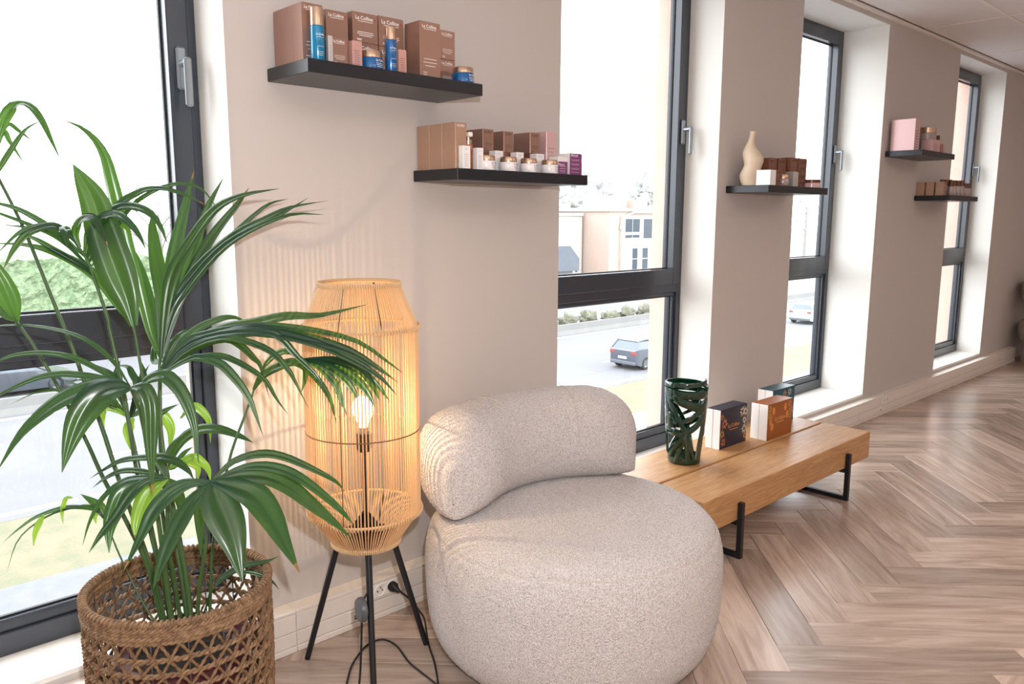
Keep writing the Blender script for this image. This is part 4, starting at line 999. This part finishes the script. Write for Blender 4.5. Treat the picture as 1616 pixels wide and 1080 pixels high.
carton(3.646, .052, z, .070, -.125, .070, BROWNC, 'lower chestnut box behind the small clear jar', ink=INKK); carton(3.646, .052, z + .0704, .068, -.125, .070, BROWNC, 'upper chestnut box behind the small clear jar', ink=INKK)
jar(3.656, -.185, z, .0285, .056, .036, TINK, CAPG, 'small clear jar in the middle of the vase shelf', text=None)
carton(3.706, .074, z, .139, -.130, .090, BROWNC, 'tall chestnut box in the middle of the vase shelf', ink=INKK)
carton(3.712, .048, z, .071, -.210, .045, SILV, 'small silver carton in front of the chestnut boxes', style='lines', text='', ink=INKG)
carton(3.790, .066, z, .146, -.152, .062, BROWNC, 'tall chestnut box right of the silver carton', ink=INKK)
carton(3.866, .090, z, .073, -.152, .070, BROWNC, 'lower chestnut box at the right of the vase shelf', ink=INKK); carton(3.866, .090, z + .0734, .073, -.152, .070, BROWNC, 'upper chestnut box at the right of the vase shelf', ink=INKK)
jar(3.992, -.165, z, .046, .043, .026, mat('pink_glass', '#E8C3C4', .12, coat=.5), mat('brown_lid', '#6B4230', .3, metal=.3), 'pink glass jar with brown lid at the right end of the vase shelf', text=None)
# --- shelf four
z = 1.7382
carton(5.305, .080, z, .192, -.166, .145, MAUVE, 'large satin mauve box at the left of the upper far shelf', style='lines', text='', ink=INKK)
carton(5.400, .042, z, .070, -.160, .045, BLACKB, 'small black box between mauve box and wrapped box on the upper far shelf', style=None)
carton(5.470, .130, z, .074, -.216, .115, MAUVE, 'low wrapped pink box under a jar on the upper far shelf', style='lines', text='', ink=INKB)
jar(5.535, -.158, z + .0743, .052, .078, .044, TINK, CAPG, 'large champagne lidded jar standing on the wrapped pink box', text=None)
carton(5.604, .088, z, .170, -.095, .070, PINKB, 'upright pink box at the back of the upper far shelf', style='lines', text='', ink=INKK)
bottle(5.668, -.178, z, .0165, .112, .068, mat('orange_oil_glass', '#C9762B', .12, coat=.6), mat('dropper_cap', '#5A3A28', .4), 'amber oil bottle at the right of the upper far shelf', text=None, name='oil_bottle', capr=.62)
carton(5.706, .028, z, .060, -.200, .028, PINKB, 'tiny pink carton right of the amber oil bottle', style=None)
# --- shelf five
z = 1.4702
for y, lb in ((-.176, 'front'), (-.115, 'middle'), (-.054, 'rear')): carton(5.850, .055, z, .092, y, .052, GOLDB, '%s one of three copper boxes at the left of the lower far shelf' % lb, 'copper boxes on the lower far shelf', ink=INKK)
spots = [(5.945, -.190, .098), (6.005, -.190, .104), (6.075, -.190, .104), (6.150, -.190, .108), (6.225, -.190, .090), (6.290, -.190, .092), (5.975, -.120, .110), (6.050, -.120, .112), (6.130, -.120, .114), (6.210, -.120, .108)]
o10 = ('first', 'second', 'third', 'fourth', 'fifth', 'sixth')
for k, (x, y, h) in enumerate(spots):
    bottle(x, y, z, .0185, h, h * .62, TINK, mat('bronze_cap', '#6A4A3C', .3, metal=.5), '%s smoky glass bottle from the left in the %s row of the lower far shelf' % (o10[k if k < 6 else k - 6], 'front' if k < 6 else 'back'), 'smoky bottles on the lower far shelf', text=None, capr=.8)
bottle(6.345, -.185, z, .014, .042, .026, TINK, MATS['bronze_cap'], 'tiny bottle at the right end of the lower far shelf', text=None, capr=.8)

# ------------------------------------------------------------------ outside
GZ = -6.1
ASPH = mat('pale_asphalt', '#606166', .9, var=(.35, .5, '#6A6B6F')); LINEM = mat('white_road_paint', '#C9C9C7', .7)
GRASS = mat('winter_grass', '#62644F', .95, var=(1.6, .9, '#7A6E5A'), bump=(18, .6, .05)); PATH = mat('grey_gravel_path', '#62656C', .95, var=(3, .5, '#717174'))
CONC = mat('barrier_concrete', '#6E6F6E', .9, var=(.8, .5, '#7D7C77')); FIELD = mat('pale_far_ground', '#7F7E70', .95, var=(.05, .6, '#8B897E'))
g = link('ground', MB().box(-250, .5, GZ - .6, 500, 600, GZ - .03).mesh('ground', FIELD)); tag(g, 'pale open land far beyond the road', 'ground', kind='structure')
g = link('verge', MB().box(-60, 15.7, GZ - .3, 160, 19.75, GZ - .005).mesh('verge', GRASS)); tag(g, 'grass verge between footpath and road', 'grass', kind='structure')
g = link('footpath', MB().box(-60, .6, GZ - .3, 160, 15.7, GZ).mesh('footpath', PATH)); tag(g, 'grey gravel strip along the building', 'path', kind='structure')
road = link('road', MB().box(-60, 19.75, GZ - .3, 250, 42, GZ).mesh('road', ASPH)); tag(road, 'wide pale asphalt road outside the windows', 'road', kind='structure')
dash = MB().box(0, -.09, 0, 1, .09, .006).mesh('lane_marking', LINEM)
def mark(x0, x1, y, wd=.18):
    o = link('lane_marking', dash, road); o.location = (x0, y, GZ); o.scale = (x1 - x0, wd / .18, 1)
mark(-60, 250, 31.0, .3)
x = -20.0
while x < 130: mark(x + 1.75, x + 4.4, 20.25, .26); x += 3.0
x = -29.7
while x < 130: mark(x + 32.2 - 30.3, x + 34.7 - 30.3, 27.4, .2); x += 7.6
x = -30.0
while x < 130: mark(x + 5.64, x + 6.7, 23.85, .2); x += 7.9
b = MB()
b.prism([(31.55, GZ), (32.15, GZ), (32.0, GZ + .25), (31.93, GZ + .62), (31.77, GZ + .62), (31.7, GZ + .25)], 0, -60, 250)
solid(b, 'road_barrier', CONC, 'low grey concrete barrier along the middle of the road', 'barrier')

LEAF = mat('hedge_green', '#667C5C', .95, var=(5, .9, '#8C9C7C'), bump=(9, 1.0, .12))
def clump(mb, c, sx, sy, sz, n=14, amp=.25, seed=0):
    k = len(mb.v); R = n // 2
    for i in range(R + 1):
        th = PI * i / R
        for j in range(n):
            ph = 2 * PI * j / n; d = Vector((math.sin(th) * math.cos(ph), math.sin(th) * math.sin(ph), math.cos(th)))
            q = 1 + amp * noise.noise(d * 2.3 + Vector((seed * 3.1, seed, 0))) + .5 * amp * noise.noise(d * 6 + Vector((seed, 0, 7)))
            mb.v.append((c[0] + d.x * sx * q, c[1] + d.y * sy * q, c[2] + d.z * sz * q))
    for i in range(R):
        for j in range(n):
            j2 = (j + 1) % n; mb.face((k + i * n + j, k + i * n + j2, k + (i + 1) * n + j2, k + (i + 1) * n + j))
# hedge: rough clipped block
mb = MB(); nx, nz = 240, 26; ny = 8
x0, x1, y0, y1, z0, z1 = -6, 40, 46, 49, GZ - .03, -1.05
path = [(y0, z0 + (z1 - z0) * i / nz) for i in range(nz + 1)] + [(y0 + (y1 - y0) * i / ny, z1) for i in range(1, ny + 1)] + [(y1, z1 - (z1 - z0) * i / 6) for i in range(1, 7)]
for i in range(nx + 1):
    xx = x0 + (x1 - x0) * i / nx
    for (yy, zz) in path:
        v = Vector((xx * 1.7, yy * 1.7, zz * 1.7)); a = noise.noise(v) * .28 + noise.noise(v * 3.1) * .18; keep = 0 if zz < z0 + .01 else 1
        mb.v.append((xx, yy + a * (-1 if yy < 47 else .4), zz + keep * noise.noise(v * 1.3 + Vector((9, 2, 1))) * .25))
M_ = len(path)
for i in range(nx):
    for j in range(M_ - 1): mb.face((i * M_ + j, (i + 1) * M_ + j, (i + 1) * M_ + j + 1, i * M_ + j + 1))
mb.face(range(0, M_)); mb.face(range(nx * M_ + M_ - 1, nx * M_ - 1, -1))
solid(mb, 'hedge', LEAF, 'long clipped green hedge beyond the road, seen through the first window', 'hedge', fix=False)
# scrub along the barrier
SCRUB = mat('dry_scrub', '#62685A', .95, var=(4, .8, '#7B7463'))
rnd = random.Random(3)
pos = ('leftmost', 'second from left', 'third from left', 'middle', 'third from right', 'second from right', 'rightmost')
for i in range(7):
    mb = MB(); xx = 36 + i * 2.1
    for q in range(3): clump(mb, (xx + rnd.uniform(-.3, .3), 33.0 + rnd.uniform(-.15, .15), GZ + .42 + rnd.uniform(0, .15)), .62, .35, rnd.uniform(.25, .5), 22, 1.0, i * 3 + q)
    mb.box(xx - .04, 32.96, GZ, xx + .04, 33.04, GZ + .6)
    solid(mb, 'scrub_bush', SCRUB, '%s low dry bush behind the concrete barrier in the second window' % pos[i], 'bush', 'dry bushes behind the barrier', smooth=True)

# cars
TYRE = mat('tyre_rubber', '#1B1C1E', .8); CGLASS = mat('car_glass', '#4A5560', .12, spec=.8); LAMP = mat('tail_lamp_red', '#8A3A38', .4); PLATE = mat('number_plate_white', '#F0F0EC', .5); RIM = mat('alloy_grey', '#A6A9AD', .35, metal=.6)
def car(x, y, paint, label, rear='right', length=4.25):
    """hatchback whose nose points to +x"""
    t = thing('car', (x, y, GZ), label, 'car')
    hw = .89
    secs = [  # along the length: x, sill z, shoulder z, half width at sill, half width at shoulder
        (0, .42, .95, .72, .70), (.06, .30, 1.0, .80, .80), (.35, .22, 1.03, .87, .86), (1.2, .20, 1.0, .89, .88), (2.6, .20, .96, .89, .88), (3.2, .20, .90, .89, .85), (3.9, .22, .76, .86, .76), (4.2, .30, .66, .74, .62), (4.25, .40, .58, .6, .5)]
    b = MB()
    for sx, z0, z1, w0, w1 in secs:
        zm = (z0 + z1) / 2
        for yy, zz in ((-w0, z0), (-max(w0, w1) * 1.01, zm), (-w1, z1), (w1, z1), (max(w0, w1) * 1.01, zm), (w0, z0)): b.v.append((x + sx, y + yy, GZ + zz))
    for i in range(len(secs) - 1):
        for j in range(6): j2 = (j + 1) % 6; b.face((i * 6 + j, i * 6 + j2, i * 6 + 6 + j2, i * 6 + 6 + j))
    b.face(range(6)); b.face(range(len(secs) * 6 - 6, len(secs) * 6))
    body = part(b, 'body', paint, t, smooth='auto')
    cab = [(.10, .98, .80), (.42, 1.40, .62), (.9, 1.46, .64), (1.8, 1.45, .64), (2.3, 1.36, .64), (3.15, .90, .78)]
    r = MB()
    for sx, z, ww in cab:
        for yy in (-ww, ww): r.v.append((x + sx, y + yy, GZ + z))
    for i in range(1, len(cab) - 2): r.face((2 * i, 2 * i + 1, 2 * i + 3, 2 * i + 2))
    k = len(r.v)
    for sx, z, ww in cab[1:-1]:
        for yy in (-ww, ww): r.v.append((x + sx, y + yy, GZ + z - .06))
    for i in range(3): r.face((k + 2 * i, k + 2 * i + 2, k + 2 * i + 3, k + 2 * i + 1))
    for i in range(3):
        for q in (0, 1): r.face((2 + 2 * i + q, 4 + 2 * i + q, k + 2 + 2 * i + q, k + 2 * i + q))
    r.face((2, 3, k + 1, k)); r.face((8, 9, k + 7, k + 6))
    for px0, z0, w0, px1, z1, w1 in ((.10, .96, .82, .46, 1.41, .63), (1.35, .98, .86, 1.35, 1.42, .645), (3.15, .88, .80, 2.28, 1.37, .645)):   # pillars
        for s in (-1, 1): r.tube([(x + px0, y + s * w0, GZ + z0), (x + px1, y + s * w1, GZ + z1)], .035, 6)
    part(r, 'roof', paint, t)
    gl = MB()
    for sx, z, ww in [(.12, .97, .79), (.44, 1.37, .60), (2.26, 1.34, .61), (3.1, .89, .77)]:
        for yy in (-ww, ww): gl.v.append((x + sx, y + yy, GZ + z))
    for a in ((0, 1, 3, 2), (2, 3, 5, 4), (4, 5, 7, 6), (0, 2, 4, 6), (1, 3, 5, 7), (0, 1, 7, 6)): gl.face(a)
    part(gl, 'glazing', CGLASS, t)
    for wx in (.75, 3.35):
        for s in (-1, 1):
            wl = MB(); yy = y + s * (hw - .10); seg = 20
            pr = [(.20, -.10), (.30, -.11), (.32, -.08), (.32, .08), (.30, .11), (.20, .10)]
            for rr, oo in pr:
                for j in range(seg): a = 2 * PI * j / seg; wl.v.append((x + wx + rr * math.cos(a), yy + oo, GZ + .32 + rr * math.sin(a)))
            for i in range(5):
                for j in range(seg): j2 = (j + 1) % seg; wl.face((i * seg + j, i * seg + j2, (i + 1) * seg + j2, (i + 1) * seg + j))
            wo = part(wl, 'wheel', TYRE, t)
            part(MB().tube([(x + wx, yy - .07, GZ + .32), (x + wx, yy + .07, GZ + .32)], .205, 16), 'rim', RIM, wo)
    for s in (-1, 1): part(MB().box(x - .012, y + s * .50, GZ + .76, x + .16, y + s * .80, GZ + .92, .02), 'tail_lamp', LAMP, t)
    part(MB().box(x - .02, y - .26, GZ + .55, x + .05, y + .26, GZ + .66, .005), 'number_plate', PLATE, t)
    part(MB().box(x - .03, y - .78, GZ + .26, x + .2, y + .78, GZ + .45, .04), 'bumper', mat('bumper_grey', '#565C63', .6), t)
    return t
BLUE = mat('car_paint_slate', '#474E59', .3, coat=.6); WHITEP = mat('car_paint_white', '#F2F2F2', .3, coat=.6); DARKP = mat('car_paint_dark', '#3D434B', .3, coat=.6)
car(30.2, 22.0, BLUE, 'dark grey hatchback driving on the road, seen through the second window')
car(5.2, 36.0, DARKP, 'dark car beyond the barrier, seen low through the first window')
car(52.5, 24.2, WHITEP, 'white car on the road, seen through the third window')
car(17.6, 11.9, WHITEP, 'white parked car close below the second window')

# buildings across the road
RENDER = mat('white_render', '#A8A5A0', .9); BRICKP = mat('pale_red_brick', '#A8958C', .9, var=(3, .4, '#A08A80')); ROOFG = mat('slate_roof', '#565C66', .8, var=(2, .5, '#666C74')); WFR = mat('white_window_frame', '#B5B4B2', .6); WGL = mat('far_window_glass', '#3A434C', .5, spec=.25)
def far_window(t, x0, x1, z0, z1, y, cols=1, rows=1):
    fr = part(MB().box(x0, y - .10, z0, x1, y + .02, z1), 'window', WFR, t)
    for i in range(cols):
        for j in range(rows):
            a = x0 + .1 + (x1 - x0 - .1) * i / cols; b_ = x0 + (x1 - x0 - .1) * (i + 1) / cols; c = z0 + .1 + (z1 - z0 - .1) * j / rows; d = z0 + (z1 - z0 - .1) * (j + 1) / rows
            part(MB().box(a, y - .12, c, b_, y - .09, d), 'pane', WGL, fr)
Yb = 60
t = thing('office_building', (82, Yb, GZ), 'pale brick and white building with tall windows across the road', 'building')
part(MB().box(74.6, Yb, GZ, 95, Yb + 14, 1.9), 'wall', BRICKP, t); part(MB().box(74.3, Yb - .25, 1.9, 95.3, Yb + 14.2, 2.3, .02), 'roof_edge', RENDER, t)
part(MB().box(75.3, Yb + 1.2, 2.3, 79.3, Yb + 5, 3.7, .02), 'roof_box', BRICKP, t); part(MB().box(80.6, Yb + 1.2, 2.3, 83.5, Yb + 5, 3.4, .02), 'roof_box', BRICKP, t)
part(MB().box(76.6, Yb - .35, GZ, 95, Yb - .01, 1.35), 'white_bay', RENDER, t)
arch = MB(); pts = [(76.45 + 3.2 * (1 - math.cos(a)), -.2 + 2.0 * math.sin(a)) for a in [PI / 2 * i / 14 for i in range(15)]]
arch.tube([(p[0], Yb - .2, p[1]) for p in pts] + [(90, Yb - .2, 1.8)], .13, 6); part(arch, 'arched_band', WFR, t)
for a, b_, c, d, n1, n2 in ((77.0, 80.0, -.7, 1.1, 2, 1), (77.0, 80.0, -1.4, -.85, 2, 1), (80.6, 84.4, -1.5, 1.1, 2, 1), (78.5, 79.7, -5.3, -2.5, 1, 2), (80.5, 81.8, -5.3, -2.5, 1, 2), (82.6, 84.0, -5.3, -2.5, 1, 2)): far_window(t, a, b_, c, d, Yb - .35, n1, n2)
t = thing('warehouse', (69, Yb + 4, GZ), 'long low white building beside the brick office across the road', 'building')
part(MB().box(56, Yb + 4, GZ, 74.2, Yb + 16, 1.35), 'wall', RENDER, t); part(MB().box(55.7, Yb + 3.8, 1.35, 74.2, Yb + 16, 1.7, .02), 'roof_edge', WFR, t)
part(MB().lathe([(.0, 0), (1.1, .0), (1.1, .35), (.6, .7), (0, .8)], (72.2, Yb + 8, 1.7), 16), 'roof_vent', WFR, t)
for i in range(3): far_window(t, 70.6 + i * 1.1, 71.2 + i * 1.1, -5.6, -4.3, Yb + 4, 1, 2)
t = thing('small_house', (55, 50, GZ), 'small grey house with slate roof at the left of the second window', 'building')
part(MB().box(49, 50, GZ, 57.2, 56, -2.7), 'wall', mat('grey_cladding', '#6F7276', .85, var=(1.5, .5, '#808080')), t)
part(MB().prism([(49.4, -3.9), (57.7, -3.9), (57.7, -2.75), (56.4, -1.5), (50.6, -1.5), (49.4, -2.75)], 1, 49.6, 56.4), 'roof', ROOFG, t)
far_window(t, 54.2, 55.6, -5.2, -4.2, 50, 2, 1)
# bare trees
TWIG = mat('bare_twig_grey', '#7C7B79', .95); 
HAZY = mat('hazed_twigs', '#AFB1B1', 1.0, spec=.1, bump=(3, 1, .3))  # twig mass with distance haze put into its pale colour
def bare_tree(x, y, h, seed, label, group='bare trees beyond the road', crown=False):
    t = thing('bare_tree', (x, y, GZ), label, 'tree', group); rr = random.Random(seed); tr = MB(); tw = MB()
    tr.tube([(x, y, GZ), (x + .1, y, GZ + h * .3), (x + .05, y, GZ + h * .62)], [h * .018, h * .014, h * .007], 7)
    def grow(p, d, ln, r, lv):
        q = p + d * ln + Vector((rr.uniform(-.1, .1), rr.uniform(-.1, .1), .12)) * ln * .5
        tw.tube([p, (p + q) / 2 + Vector((rr.uniform(-.04, .04), 0, rr.uniform(-.02, .06))) * ln, q], [r, r * .8, r * .5], 4)
        if lv < 4:
            for k in range(3 if lv < 3 else 2):
                e = (d + Vector((rr.uniform(-.85, .85), rr.uniform(-.85, .85), rr.uniform(-.15, .5)))).normalized(); grow(q if k else (p + q) / 2, e, ln * rr.uniform(.55, .78), r * .55, lv + 1)
    for k in range(7):
        a = k * 2.4; grow(Vector((x + .07, y, GZ + h * (.28 + .05 * k))), Vector((math.cos(a) * .8, math.sin(a) * .8, .75)).normalized(), h * .20, h * .006, 0)
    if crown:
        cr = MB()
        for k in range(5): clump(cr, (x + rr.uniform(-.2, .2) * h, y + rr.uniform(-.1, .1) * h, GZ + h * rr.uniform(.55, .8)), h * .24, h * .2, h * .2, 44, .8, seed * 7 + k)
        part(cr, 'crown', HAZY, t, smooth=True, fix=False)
    part(tr, 'trunk', TWIG, t); part(tw, 'branches', TWIG, t, kind='stuff', fix=False)
for i, (x, y, h, s, lb) in enumerate(((92, 88, 14, 1, 'bare grey tree rising behind the brick office, left one'), (104, 92, 16.5, 2, 'tallest bare grey tree behind the brick office'), (124, 90, 15, 3, 'bare grey tree behind the brick office, right one'), (80, 92, 13.5, 4, 'bare grey tree above the low white building'), (6, 58, 11, 5, 'bare tree above the hedge at the left of the first window'), (22, 60, 12, 6, 'bare tree above the hedge at the right of the first window'), (128, 62, 15, 7, 'bare tree seen through the third window'))): bare_tree(x, y, h, s, lb, crown=i < 4)
